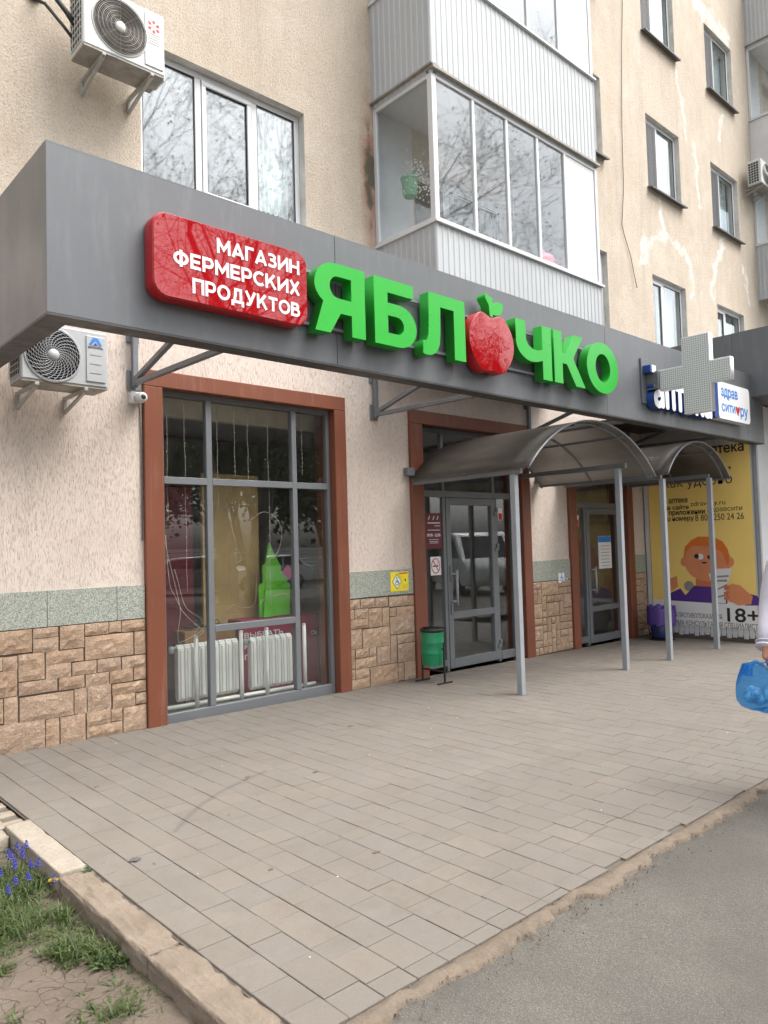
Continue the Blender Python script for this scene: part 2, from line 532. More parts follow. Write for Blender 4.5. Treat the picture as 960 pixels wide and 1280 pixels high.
def tile_mat():
    n = NT('grey_beige_paving_tile')
    n._co = n.n('ShaderNodeNewGeometry').outputs['Position']
    oi = n.n('ShaderNodeObjectInfo')
    at = n.n('ShaderNodeAttribute'); at.attribute_name = 'rnd'
    r = n.math('FRACT', n.math('ADD', oi.outputs['Random'], at.outputs['Fac']))
    base = n.ramp(r, [(0.0, (0.178, 0.16, 0.138)), (0.3, (0.191, 0.169, 0.144)), (0.65, (0.183, 0.167, 0.148)), (1.0, (0.206, 0.18, 0.153))])
    g = n.noise(0.9, 6, 0.62)
    base = n.mix(n.ramp(n.noise(2.6, 7, 0.7), [(0.48, 0.0), (0.70, 0.6)]), base, (0.145, 0.122, 0.1))
    base = n.mix(n.ramp(n.noise(4.1, 7, 0.72), [(0.56, 0.0), (0.74, 0.45)]), base, (0.255, 0.225, 0.191))
    base = n.mix(n.ramp(g, [(0.35, 0.4), (0.65, 0.0)]), base, (0.15, 0.13, 0.112))
    base = n.mix(n.ramp(n.noise(26, 6, 0.7), [(0.45, 0.0), (0.75, 0.32)]), base, (0.145, 0.13, 0.112))
    base = n.mix(n.ramp(n.noise(190, 3, 0.7), [(0.35, 0.35), (0.6, 0.0)]), base, (0.11, 0.1, 0.088))
    # worn round scuff left by a turning tyre
    sep = n.n('ShaderNodeSeparateXYZ'); geo = n.n('ShaderNodeNewGeometry'); n.l(geo.outputs['Position'], sep.inputs[0])
    dx = n.math('SUBTRACT', sep.outputs[0], 0.427); dy = n.math('SUBTRACT', sep.outputs[1], -3.725)
    rr = n.math('SQRT', n.math('ADD', n.math('MULTIPLY', dx, dx), n.math('MULTIPLY', dy, dy)))
    ring = n.math('SUBTRACT', 1.0, n.math('DIVIDE', n.math('ABSOLUTE', n.math('SUBTRACT', rr, 1.886)), 0.028))
    side = n.math('MULTIPLY', n.math('LESS_THAN', sep.outputs[0], 0.02), n.math('GREATER_THAN', sep.outputs[1], -2.5))
    rg = n.math('MULTIPLY', n.math('MAXIMUM', ring, 0.0), side)
    base = n.mix(n.math('MULTIPLY', rg, 0.55), base, (0.085, 0.078, 0.072))
    nm = n.bump(n.noise(120, 4, 0.7), 0.35, 0.004)
    return n.out(base, 0.85, nm, spec=0.3)


def asphalt_mat():
    n = NT('worn_asphalt')
    v = n.n('ShaderNodeTexVoronoi'); v.inputs['Scale'].default_value = 260; n.l(n.co(), v.inputs['Vector'])
    sp = n.n('ShaderNodeSeparateColor'); n.l(v.outputs['Color'], sp.inputs[0])
    c = n.ramp(sp.outputs[0], [(0.0, (0.085, 0.079, 0.07)), (0.35, (0.115, 0.108, 0.095)), (0.8, (0.138, 0.129, 0.114)), (1.0, (0.19, 0.178, 0.158))])
    c = n.mix(n.ramp(n.noise(0.7, 6, 0.65), [(0.4, 0.45), (0.6, 0.0)]), c, (0.075, 0.07, 0.062))
    c = n.mix(n.ramp(n.noise(2.1, 6, 0.7), [(0.5, 0.0), (0.8, 0.3)]), c, (0.19, 0.17, 0.145))
    nm = n.bump(v.outputs['Distance'], 0.5, 0.006)
    return n.out(c, 0.9, nm, spec=0.25)


def soil_mat():
    n = NT('dry_cracked_soil')
    c = n.ramp(n.noise(2.0, 6, 0.65), [(0.3, (0.1, 0.079, 0.061)), (0.7, (0.15, 0.122, 0.0975))])
    v = n.n('ShaderNodeTexVoronoi'); v.feature = 'DISTANCE_TO_EDGE'; v.inputs['Scale'].default_value = 5.5
    mp = n.n('ShaderNodeVectorMath', operation='ADD')
    nz = n.n('ShaderNodeTexNoise'); nz.inputs['Scale'].default_value = 4; n.l(n.co(), nz.inputs['Vector'])
    n.l(n.co(), mp.inputs[0]); n.l(nz.outputs['Color'], mp.inputs[1]); n.l(mp.outputs[0], v.inputs['Vector'])
    cr = n.ramp(v.outputs['Distance'], [(0.0, 0.0), (0.025, 1.0)])
    cm = n.mix(n.ramp(n.noise(1.6, 3), [(0.45, 1.0), (0.6, 0.0)]), cr, (1, 1, 1))
    c = n.mix(cm, (0.054, 0.042, 0.033), c)
    c = n.mix(n.ramp(n.noise(60, 5, 0.7), [(0.5, 0.0), (0.8, 0.5)]), c, (0.18, 0.155, 0.13))
    nm = n.bump(cm, 0.5, 0.01); nm = n.bump(n.noise(28, 6, 0.7), 0.6, 0.015, nm)
    return n.out(c, 0.95, nm, spec=0.15)


def concrete_mat(name, a, b, chip=0.5):
    n = NT(name)
    c = n.ramp(n.noise(5, 6, 0.65), [(0.3, a), (0.7, b)])
    v = n.n('ShaderNodeTexVoronoi'); v.inputs['Scale'].default_value = 70; n.l(n.co(), v.inputs['Vector'])
    sp = n.n('ShaderNodeSeparateColor'); n.l(v.outputs['Color'], sp.inputs[0])
    c = n.mix(n.ramp(sp.outputs[0], [(0.4, 0.0), (1.0, chip)]), c, (0.22, 0.17, 0.125))
    nm = n.bump(n.noise(45, 6, 0.75), 0.9, 0.012)
    return n.out(c, 0.92, nm, spec=0.2)


def fascia_mat():
    n = NT('grey_composite_panel')
    c = n.ramp(n.noise(0.7, 3), [(0.3, (0.122, 0.129, 0.138)), (0.7, (0.134, 0.141, 0.150))])
    c = n.mix(n.ramp(n.noise(5, 7, 0.7, (1.5, 1.5, 0.3)), [(0.5, 0.0), (0.8, 0.3)]), c, (0.26, 0.26, 0.255))
    c = n.mix(n.ramp(n.noise(14, 8, 0.75, (1, 1, 0.12)), [(0.56, 0.0), (0.78, 0.25)]), c, (0.08, 0.08, 0.08))
    r = n.ramp(n.noise(2.5, 4), [(0.3, 0.34), (0.7, 0.46)])
    return n.out(c, r, n.bump(n.noise(1.6, 3), 0.07, 0.05), metal=0.12, spec=0.35)


def streak_brown():
    n = NT('brown_painted_panel')
    c = n.ramp(n.noise(1.2, 4), [(0.3, (0.165, 0.052, 0.027)), (0.7, (0.205, 0.066, 0.034))])
    s = n.noise(4.5, 5, 0.6, (2.5, 1, 0.25))
    c = n.mix(n.ramp(s, [(0.55, 0.0), (0.78, 0.35)]), c, (0.33, 0.2, 0.15))
    c = n.mix(n.ramp(n.noise(18, 6, 0.7), [(0.55, 0.0), (0.8, 0.3)]), c, (0.1, 0.035, 0.02))
    return n.out(c, 0.42, n.bump(n.noise(40, 3), 0.08, 0.003))


def poly_mat():
    n = NT('smoked_polycarbonate')
    t = n.t
    out = [q for q in t.nodes if q.type == 'OUTPUT_MATERIAL'][0]
    c = n.ramp(n.noise(3, 6, 0.65, (1, 0.35, 1)), [(0.3, (0.085, 0.077, 0.068)), (0.7, (0.15, 0.137, 0.122))])
    c = n.mix(n.ramp(n.noise(7, 8, 0.75, (2.5, 0.5, 0.6)), [(0.45, 0.0), (0.75, 0.6)]), c, (0.25, 0.23, 0.2))
    c = n.mix(n.ramp(n.noise(2.2, 6, 0.7), [(0.5, 0.0), (0.7, 0.5)]), c, (0.06, 0.052, 0.045))
    n.out(c, 0.34)
    tl = n.n('ShaderNodeBsdfTranslucent'); tl.inputs[0].default_value = (0.27, 0.25, 0.225, 1)
    mx = n.n('ShaderNodeMixShader'); mx.inputs[0].default_value = 0.5
    n.l(n.p.outputs[0], mx.inputs[1]); n.l(tl.outputs[0], mx.inputs[2])
    tr = n.n('ShaderNodeBsdfTransparent'); tr.inputs[0].default_value = (0.80, 0.77, 0.73, 1)
    m2 = n.n('ShaderNodeMixShader'); m2.inputs[0].default_value = 0.2
    n.l(mx.outputs[0], m2.inputs[1]); n.l(tr.outputs[0], m2.inputs[2])
    n.l(m2.outputs[0], out.inputs[0])
    return n.m


def leaf_mat(name, a, b):
    n = NT(name)
    oi = n.n('ShaderNodeNewGeometry')
    c = n.ramp(oi.outputs['Random Per Island'], [(0.0, a), (1.0, b)])
    out = [q for q in n.t.nodes if q.type == 'OUTPUT_MATERIAL'][0]
    n.out(c, 0.55)
    tl = n.n('ShaderNodeBsdfTranslucent'); n.l(c, tl.inputs[0])
    mx = n.n('ShaderNodeMixShader'); mx.inputs[0].default_value = 0.3
    n.l(n.p.outputs[0], mx.inputs[1]); n.l(tl.outputs[0], mx.inputs[2]); n.l(mx.outputs[0], out.inputs[0])
    return n.m


def bag_mat():
    n = NT('blue_thin_plastic')
    out = [q for q in n.t.nodes if q.type == 'OUTPUT_MATERIAL'][0]
    n.out((0.06, 0.28, 0.62), 0.18)
    tl = n.n('ShaderNodeBsdfTranslucent'); tl.inputs[0].default_value = (0.08, 0.42, 0.85, 1)
    tr = n.n('ShaderNodeBsdfTransparent'); tr.inputs[0].default_value = (0.45, 0.74, 0.98, 1)
    m1 = n.n('ShaderNodeMixShader'); m1.inputs[0].default_value = 0.4
    n.l(n.p.outputs[0], m1.inputs[1]); n.l(tl.outputs[0], m1.inputs[2])
    m2 = n.n('ShaderNodeMixShader'); m2.inputs[0].default_value = 0.68
    n.l(m1.outputs[0], m2.inputs[1]); n.l(tr.outputs[0], m2.inputs[2]); n.l(m2.outputs[0], out.inputs[0])
    nm = n.bump(n.noise(22, 4, 0.6, (1, 1, 0.35)), 0.8, 0.02); n.l(nm, n.p.inputs['Normal'])
    return n.m


M = {}
M['stucco'] = stucco_mat(); M['bark'] = bark_mat(); M['granite'] = granite_mat(); M['stone'] = stone_mat()
M['mortar'] = simple('dark_mortar', (0.10, 0.08, 0.064), 0.95, bump=0.5, bsc=90)
M['tile'] = tile_mat(); M['asphalt'] = asphalt_mat(); M['soil'] = soil_mat()
M['joint'] = simple('sandy_joint', (0.115, 0.099, 0.081), 0.95, bump=0.6, bsc=140, sc=8)
M['kerb_light'] = concrete_mat('pale_kerb_concrete', (0.315, 0.277, 0.225), (0.39, 0.352, 0.292), 0.25)
M['kerb_worn'] = concrete_mat('worn_kerb_concrete', (0.181, 0.144, 0.111), (0.282, 0.235, 0.187), 0.55)
M['sand'] = concrete_mat('sandy_grit', (0.132, 0.106, 0.0816), (0.216, 0.178, 0.14), 0.6)
M['fascia'] = fascia_mat()
M['fascia_edge'] = simple('dark_canopy_trim', (0.05, 0.05, 0.05), 0.5)
M['brown'] = streak_brown()
M['alu'] = simple('grey_powder_coated_aluminium', (0.165, 0.175, 0.185), 0.42, 0.1, 0.06, 3)
M['steel'] = simple('grey_painted_steel', (0.17, 0.18, 0.195), 0.45, 0.15, 0.1, 4, dirt=0.15)
M['post'] = simple('light_grey_painted_post', (0.30, 0.32, 0.345), 0.45, 0.1, 0.08, 3, dirt=0.1)
M['dark'] = simple('black_rubber', (0.012, 0.012, 0.012), 0.6)
M['blackmetal'] = simple('black_painted_metal', (0.015, 0.015, 0.016), 0.4)
M['white'] = simple('white_pvc', (0.572, 0.581, 0.589), 0.35, 0, 0.04, 2, dirt=0.06)
M['sheet'] = simple('pale_corrugated_metal', (0.404, 0.422, 0.433), 0.5, 0.0, 0.05, 1.5, dirt=0.08)
M['sill'] = simple('dull_sill_metal', (0.10, 0.095, 0.09), 0.6)
M['reveal'] = simple('grey_plaster_reveal', (0.55, 0.53, 0.49), 0.92, 0, 0.2, 2.5, 0.5, 60, dirt=0.3)
M['soffit'] = simple('shabby_soffit', (0.30, 0.28, 0.25), 0.8, 0, 0.2, 4, dirt=0.4)
M['ac'] = simple('off_white_ac_casing', (0.546, 0.563, 0.546), 0.42, 0, 0.04, 3, dirt=0.05)
M['acgrey'] = simple('light_grey_ac_casing', (0.423, 0.441, 0.455), 0.42, 0, 0.04, 3, dirt=0.06)
M['acbracket'] = simple('grey_bracket_paint', (0.36, 0.355, 0.335), 0.5, 0, 0.1, 6, dirt=0.2)
M['acdark'] = simple('dark_fan_recess', (0.035, 0.03, 0.028), 0.6)
M['acgrille'] = simple('fan_guard_wire', (0.30, 0.28, 0.25), 0.5)
M['acbase'] = simple('galvanised_base', (0.30, 0.28, 0.25), 0.6, 0.2, 0.25, 9, dirt=0.4)
M['green'] = simple('green_acrylic_letter', (0.013, 0.36, 0.024), 0.32, 0, 0.03, 1.5)
M['green_side'] = simple('green_letter_side', (0.012, 0.255, 0.022), 0.45, 0, 0.03, 1)
_n = NT('red_gloss_acrylic')
M['red'] = _n.out((0.30, 0.003, 0.007), 0.02, None, 0.0, 0.6)
M['red_side'] = simple('red_box_side', (0.36, 0.006, 0.01), 0.35, 0, 0.03, 1)
M['white_sign'] = simple('white_acrylic', (0.739, 0.748, 0.757), 0.35, 0, 0.015, 1)
M['blue_side'] = simple('navy_letter_side', (0.012, 0.05, 0.22), 0.4, 0, 0.05, 1)
M['blue_ink'] = simple('blue_print', (0.03, 0.2, 0.6), 0.5, 0, 0.03)
M['heart'] = simple('dark_red_print', (0.45, 0.01, 0.02), 0.5, 0, 0.03)
M['perf'] = None
M['yellow'] = simple('yellow_banner_vinyl', (0.90, 0.65, 0.19), 0.45, 0, 0.05, 0.8, 0.05, 3)
M['banner_white'] = simple('white_banner_vinyl', (0.76, 0.76, 0.75), 0.5, 0, 0.04, 1.5)
M['ink'] = simple('black_print', (0.018, 0.017, 0.016), 0.5)
M['orange_hair'] = simple('orange_print', (0.72, 0.18, 0.025), 0.5, 0, 0.05)
M['skin_print'] = simple('peach_print', (0.70, 0.26, 0.12), 0.5, 0, 0.05)
M['skin_dark_print'] = simple('deep_peach_print', (0.60, 0.17, 0.075), 0.5, 0, 0.05)
M['purple_print'] = simple('purple_print', (0.085, 0.03, 0.24), 0.5, 0, 0.06)
M['grey_print'] = simple('grey_print', (0.28, 0.27, 0.24), 0.5, 0, 0.1)
M['maroon'] = simple('maroon_plate', (0.135, 0.012, 0.022), 0.35)
M['yellow_sign'] = simple('yellow_plastic_sign', (0.80, 0.66, 0.02), 0.35)
M['red_ink'] = simple('red_print', (0.55, 0.02, 0.02), 0.5)
M['glass'] = glass_mat('shop_glass', 0.075, (0.97, 0.985, 0.98), 0.004, 0.02)
M['glass_up'] = glass_mat('flat_window_glass', 0.135, (0.9, 0.93, 0.93), 0.02, 0.05, 0.03)
M['glass_balc'] = glass_mat('balcony_glass', 0.07, (0.92, 0.94, 0.95), 0.02, 0.05, 0.03)
M['room'] = simple('dim_room_wall', (0.30, 0.28, 0.245), 0.9)
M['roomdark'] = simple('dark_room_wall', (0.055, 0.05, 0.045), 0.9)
M['shopfloor'] = simple('shop_floor_tile', (0.22, 0.20, 0.18), 0.4)
M['cream'] = simple('cream_interior', (0.58, 0.52, 0.40), 0.8)
M['tan'] = simple('tan_board', (0.47, 0.325, 0.14), 0.6, 0, 0.12, 3)
M['crimson'] = simple('crimson_card', (0.32, 0.012, 0.065), 0.4)
M['lime'] = simple('lime_green_card', (0.13, 0.52, 0.03), 0.5)
M['magenta'] = simple('magenta_card', (0.5, 0.03, 0.2), 0.5)
M['radiator'] = simple('white_enamel', (0.74, 0.74, 0.70), 0.35, 0, 0.04)
M['wire'] = simple('pale_wire', (0.45, 0.41, 0.35), 0.5)
M['pinktube'] = simple('dull_pink_tube', (0.42, 0.28, 0.22), 0.4)
M['woodbox'] = simple('brown_crate_wood', (0.27, 0.14, 0.05), 0.7, 0, 0.25, 6)
M['curtain'] = simple('white_net_curtain', (0.62, 0.66, 0.66), 0.8, 0, 0.1, 5)
M['poly'] = poly_mat()
M['bin'] = simple('green_enamel_bin', (0.008, 0.20, 0.085), 0.3, 0, 0.12, 5, dirt=0.1)
M['binblue'] = simple('dark_blue_plastic', (0.015, 0.02, 0.10), 0.4)
M['purplebag'] = simple('purple_bin_liner', (0.10, 0.055, 0.27), 0.35, 0, 0.2, 10, 0.6, 25)
M['cable'] = simple('dark_cable', (0.05, 0.04, 0.035), 0.6)
M['trunk'] = simple('tree_bark', (0.25, 0.225, 0.195), 0.9, 0, 0.3, 5, 0.6, 20)
M['leaf'] = leaf_mat('spring_leaves', (0.10, 0.16, 0.06), (0.22, 0.30, 0.12))
M['leafdark'] = leaf_mat('dark_leaves', (0.02, 0.045, 0.016), (0.05, 0.1, 0.03))
M['grass'] = leaf_mat('grass_blades', (0.035, 0.065, 0.015), (0.115, 0.155, 0.05))
M['weed'] = leaf_mat('weed_leaves', (0.05, 0.085, 0.03), (0.13, 0.19, 0.07))
M['muscari'] = leaf_mat('blue_petals', (0.045, 0.05, 0.30), (0.11, 0.12, 0.48))
M['dandelion'] = leaf_mat('yellow_petals', (0.75, 0.5, 0.01), (0.85, 0.65, 0.02))
M['petal'] = leaf_mat('white_petals', (0.6, 0.6, 0.56), (0.8, 0.8, 0.76))
M['mint'] = simple('mint_green_pot', (0.16, 0.42, 0.25), 0.5)
M['pink'] = simple('pink_cloth', (0.75, 0.22, 0.26), 0.8)
M['skin'] = simple('skin', (0.46, 0.22, 0.145), 0.5, 0, 0.08, 20)
M['shirt'] = simple('pale_lilac_cloth', (0.52, 0.51, 0.58), 0.9, 0, 0.08, 9, 0.9, 26)
M['trouser'] = simple('dark_cloth', (0.035, 0.035, 0.05), 0.9)
M['hair'] = simple('dark_brown_hair', (0.03, 0.018, 0.012), 0.6)
M['bag'] = bag_mat()
M['goods'] = simple('pale_packets', (0.5, 0.56, 0.6), 0.4, 0, 0.7, 22)
M['carwhite'] = simple('white_car_paint', (0.72, 0.73, 0.74), 0.12, 0, 0.02, coat=0.6)
M['carsilver'] = simple('silver_car_paint', (0.40, 0.41, 0.42), 0.2, 0.5, 0.03, coat=0.6)
M['carglass'] = simple('car_window', (0.012, 0.014, 0.016), 0.06, 0, 0.02, spec=0.8)
M['tyre'] = simple('tyre_rubber', (0.015, 0.015, 0.015), 0.8)
M['rim'] = simple('alloy_rim', (0.35, 0.35, 0.36), 0.35, 0.7)
M['fence'] = simple('white_fence_board', (0.62, 0.61, 0.57), 0.6, 0, 0.1, 2, dirt=0.15)


def perf_mat():
    n = NT('perforated_led_panel')
    geo = n.n('ShaderNodeTexCoord')
    sep = n.n('ShaderNodeSeparateXYZ'); n.l(geo.outputs['Object'], sep.inputs[0])
    p = 0.0262
    a = n.math('SUBTRACT', n.math('FRACT', n.math('DIVIDE', sep.outputs[1], p)), 0.5)
    b = n.math('SUBTRACT', n.math('FRACT', n.math('DIVIDE', sep.outputs[2], p)), 0.5)
    d = n.math('ADD', n.math('MULTIPLY', a, a), n.math('MULTIPLY', b, b))
    dot = n.math('LESS_THAN', d, 0.045)
    c = n.mix(dot, (0.58, 0.61, 0.60), (0.07, 0.08, 0.08))
    return n.out(c, 0.45, n.bump(n.math('SUBTRACT', 1.0, dot), 0.4, 0.004))


M['perf'] = perf_mat()

# ================================================================== the setting: ground
def sheet(name, x0, x1, y0, y1, dz, mat, nx=1, ny=1, amp=0.0, kind='structure', parent=None):
    b = MB(); vs_ = []; fs_ = []
    for j in range(ny + 1):
        for i in range(nx + 1):
            x = x0 + (x1 - x0) * i / nx; y = y0 + (y1 - y0) * j / ny
            z = gz(x) + dz + (amp * mnoise.fractal(Vector((x * 1.7, y * 1.7, 3.1)), 0.8, 2.1, 5) if amp else 0)
            vs_.append((x, y, z))
    for j in range(ny):
        for i in range(nx):
            a = j * (nx + 1) + i
            fs_.append((a, a + 1, a + nx + 2, a + nx + 1))
    b.add(vs_, fs_)
    return b.build(name, mat, parent, smooth=bool(amp), kind=kind)


sheet('ground', -300, 300, -300, 300, -0.16, M['asphalt'])
sheet('road', -1.53, 80, -40, -4.42, -0.022, M['asphalt'], 60, 40, 0.006)
sheet('lawn_soil', -12, -1.64, -10, -1.75, -0.105, M['soil'], 120, 100, 0.02)

pav = sheet('pavement', -1.534, 9.19, -4.47, 0.04, -0.012, M['joint'])


def chamfer_box(hx, hy, h=0.03, c=0.0035):
    v = []
    for sx, sy, z, k in ((hx, hy, -h, 0), (hx, hy, -c, 0), (hx - c, hy - c, 0, 0)):
        v += [(-sx, -sy, z), (sx, -sy, z), (sx, sy, z), (-sx, sy, z)]
    f = []
    for r in (0, 4):
        for k in range(4):
            a = r + k; b = r + (k + 1) % 4
            f.append((a, b, b + 4, a + 4))
    f.append((8, 9, 10, 11))
    return v, f


def in_view(x, y, z):
    p = M3.transposed() @ (Vector((x, y, z)) - Vector((-2.973, -6.457, 1.6)))
    if p.z > -0.1: return None
    u = 480 + 925 * p.x / -p.z; v = 640 - 925 * p.y / -p.z
    return (u, v, -p.z) if -30 < u < 990 and -30 < v < 1310 else None


tiles = []
TW = 0.1635
LEN = (0.21, 0.21, 0.21, 0.245, 0.185, 0.16, 0.28, 0.125)
col = 0
x = -1.526
rt = random.Random(11)
while x < 9.15:
    w = min(TW, 9.19 - x)
    y = 0.02 - rt.choice((0.0, 0.066, 0.131, 0.197))
    ylim = -4.462
    yy = 0.03
    first = True
    while yy > ylim + 0.03:
        L = rt.choice((0.131, 0.066, 0.197, 0.262)) if first else rt.choice(LEN)
        first = False
        L = min(L, yy - ylim)
        tiles.append((x + w / 2, yy - L / 2, w, L, rt.random()))
        yy -= L
    x += TW
rank = []
for i, (tx, ty, w, L, r) in enumerate(tiles):
    q = in_view(tx, ty, gz(tx))
    rank.append((-(w * L) / (q[2] ** 3) if q else 0, i))
rank.sort()
pick = set(i for s_, i in rank[:300] if s_ < 0)
tile_meshes = {}
rest = MB(); rest_r = []
TILT = math.atan(-0.0125)
for i, (tx, ty, w, L, r) in enumerate(tiles):
    dz = (r - 0.5) * 0.003
    key = (round(w, 3), round(L, 3))
    hv, hf = chamfer_box(w / 2 - 0.0017, L / 2 - 0.0015, c=0.002)
    a = (rt.random() - 0.5) * 0.012; b_ = (rt.random() - 0.5) * 0.008
    if i in pick:
        if key not in tile_meshes:
            me = bpy.data.meshes.new('tile'); me.from_pydata(hv, [], hf); me.materials.append(M['tile'])
            tile_meshes[key] = me
        o = bpy.data.objects.new('tile', tile_meshes[key]); C.objects.link(o)
        o.parent = pav
        o.location = (tx, ty, gz(tx) + dz)
        o.rotation_euler = (b_, -TILT + a, 0)
    else:
        rest.add([(tx + p[0], ty + p[1], gz(tx + p[0]) + dz + p[2] + p[0] * a) for p in hv], hf)
        rest_r += [r] * len(hf)
ro = rest.build('far_tiles', M['tile'], pav, kind='stuff')
at = ro.data.attributes.new('rnd', 'FLOAT', 'FACE')
if len(ro.data.polygons) == len(rest_r): at.data.foreach_set('value', rest_r)

# small beige pavers left of the kerb
pav2 = sheet('side_path', -7, -1.535, -1.665, 0.04, -0.03, M['joint'])
M['paver'] = concrete_mat('beige_paver', (0.288, 0.245, 0.194), (0.36, 0.313, 0.252), 0.25)
hv, hf = chamfer_box(0.0985, 0.0485, 0.03, 0.003)
me_p = bpy.data.meshes.new('paver'); me_p.from_pydata(hv, [], hf); me_p.materials.append(M['paver'])
far = MB(); npv = 0
for j in range(16):
    for i in range(14):
        px = -1.64 - i * 0.2 - (0.1 if j % 2 else 0); py = -1.612 + j * 0.1
        if in_view(px, py, 0) and npv < 300:
            o = bpy.data.objects.new('paver', me_p); C.objects.link(o); o.parent = pav2
            o.location = (px, py, gz(px) - 0.018 + rt.uniform(-0.002, 0.002)); o.rotation_euler = (rt.uniform(-.01, .01), rt.uniform(-.01, .01), 0)
            npv += 1
        else:
            far.add([(px + p[0], py + p[1], gz(px) - 0.018 + p[2]) for p in hv], hf)
far.build('far_pavers', M['paver'], pav2, kind='stuff')


def rough_block(x0, x1, y0, y1, z0, z1, amp, seed, n=7, chip=0.0):
    """a worn stone block: subdivided box with noise"""
    bm = bmesh.new()
    bmesh.ops.create_cube(bm, size=1.0)
    bmesh.ops.subdivide_edges(bm, edges=bm.edges[:], cuts=n, use_grid_fill=True)
    for v in bm.verts:
        e = sum(1 for q in v.co if abs(abs(q) - 0.5) < 1e-4)
        p = Vector((x0 + (x1 - x0) * (v.co.x + 0.5), y0 + (y1 - y0) * (v.co.y + 0.5), z0 + (z1 - z0) * (v.co.z + 0.5)))
        k = mnoise.fractal(p * 17 + Vector((seed, 0, 0)), 0.45, 2.0, 7)
        ctr = Vector(((x0 + x1) / 2, (y0 + y1) / 2, (z0 + z1) / 2))
        d = (p - ctr); d.y *= 0.15
        if e >= 2 and v.co.z > 0: p -= d.normalized() * (abs(k) * chip + chip * 0.35)
        p += d.normalized() * k * amp
        v.co = p
    me = bpy.data.meshes.new('kerb_stone'); bm.to_mesh(me); bm.free()
    return me


kerb = rough_block(-1.67, -1.534, -12, -1.66, -0.3, -0.13, 0.0, 0, 1)
kerb_o = obj('kerb', kerb, M['kerb_worn'], kind='structure')
ky = -1.668
for i, ln in enumerate((0.92, 1.0, 1.0, 1.0, 1.0)):
    me = rough_block(-1.664 - (0.012 if i else 0), -1.527 + (.012 if i else 0), ky - ln + 0.008, ky, -0.2, 0.020 + (-0.012 if i else 0.0), 0.003 if i == 0 else 0.010, i * 7.3, 23, 0.004 if i == 0 else 0.012)
    obj('kerb_stone', me, M['kerb_light'] if i == 0 else M['kerb_worn'], kerb_o, smooth=True)
    ky -= ln
kx = -1.668
for i in range(3):
    me = rough_block(kx - 1.0, kx - 0.006, -1.80, -1.672, -0.2, 0.0, 0.006, 40 + i * 3, 9, 0.008)
    obj('kerb_stone', me, M['kerb_light'], kerb_o, smooth=True)
    kx -= 1.0

# crumbled sandy edging between tiles and asphalt
b = MB(); vs_ = []; fs_ = []
NX, NY = 420, 12
for i in range(NX + 1):
    x = -1.5 + 11.5 * i / NX
    wv = 0.055 * mnoise.fractal(Vector((x * 2.3, 0, 0)), 0.7, 2, 5)
    for j in range(NY + 1):
        t = j / NY
        y = -4.458 - t * (0.095 + wv * .7 + 0.035 * mnoise.fractal(Vector((x * 9, 5, 0)), .6, 2, 5))
        h = math.sin(math.pi * min(1, t * 1.02)) ** 0.7 * 0.02 + 0.008 * mnoise.fractal(Vector((x * 16, y * 16, 0)), 0.6, 2, 5)
        edge = -0.03 if j in (0, NY) else -0.014
        vs_.append((x, y, gz(x) + edge + (h if 0 < j < NY else 0)))
for i in range(NX):
    for j in range(NY):
        a = i * (NY + 1) + j
        fs_.append((a, a + 1, a + NY + 2, a + NY + 1))
b.add(vs_, fs_)
b.build('edging_strip', M['sand'], None, True, kind='structure')
b = MB(); rg = random.Random(4)
for i in range(1500):
    x = rg.uniform(-1.5, 6); y = -4.46 - abs(rg.gauss(0.07, 0.07)); s_ = rg.uniform(0.002, 0.007)
    c = Vector((x, y, gz(x) - 0.008 + s_ * 0.5))
    vs2 = [c + Vector((rg.uniform(-1, 1) * s_, rg.uniform(-1, 1) * s_, k * s_)) for k in (0, 0, 0, 1.2)]
    vs2[0] = c + Vector((s_, 0, -0.3 * s_)); vs2[1] = c + Vector((-s_, s_ * .8, -.3 * s_)); vs2[2] = c + Vector((-s_ * .6, -s_, -.3 * s_))
    b.add(vs2, [(0, 1, 3), (1, 2, 3), (2, 0, 3), (0, 2, 1)])
b.build('grit', M['sand'], None, label='loose pale grit scattered along the asphalt edge', cat='grit', kind='stuff')

# ================================================================== the apartment building
bld = thing('apartment_building', 'long peach roughcast apartment block with shop ground floor and glazed balconies', 'building', (0, 0, 0))
YP = 0.05                                             # plaster plane


def holed(mb, x0, x1, z0, z1, y, holes):
    xs = sorted(set([x0, x1] + [q for h in holes for q in h[:2] if x0 < q < x1]))
    zs = sorted(set([z0, z1] + [q for h in holes for q in h[2:] if z0 < q < z1]))
    for i in range(len(xs) - 1):
        for j in range(len(zs) - 1):
            cx = (xs[i] + xs[i + 1]) / 2; cz = (zs[j] + zs[j + 1]) / 2
            if any(h[0] < cx < h[1] and h[2] < cz < h[3] for h in holes): continue
            mb.quad((xs[i], y, zs[j]), (xs[i + 1], y, zs[j]), (xs[i + 1], y, zs[j + 1]), (xs[i], y, zs[j + 1]))


def reveal(mb, h, y0, y1):
    a, b, c, d = h
    mb.quad((a, y0, c), (a, y1, c), (a, y1, d), (a, y0, d)); mb.quad((b, y0, c), (b, y0, d), (b, y1, d), (b, y1, c))
    mb.quad((a, y0, d), (a, y1, d), (b, y1, d), (b, y0, d)); mb.quad((a, y0, c), (b, y0, c), (b, y1, c), (a, y1, c))


SHOP = (0.17, 2.27, -0.25, 3.16)
DOOR1 = (3.64, 5.70, -0.25, 3.12)
DOOR2 = (7.03, 8.62, -0.25, 3.12)
low = MB()
holed(low, -8, 9.2, -0.4, 4.3, YP, [SHOP, DOOR1, DOOR2])
low.build('lower_wall', M['bark'], bld)

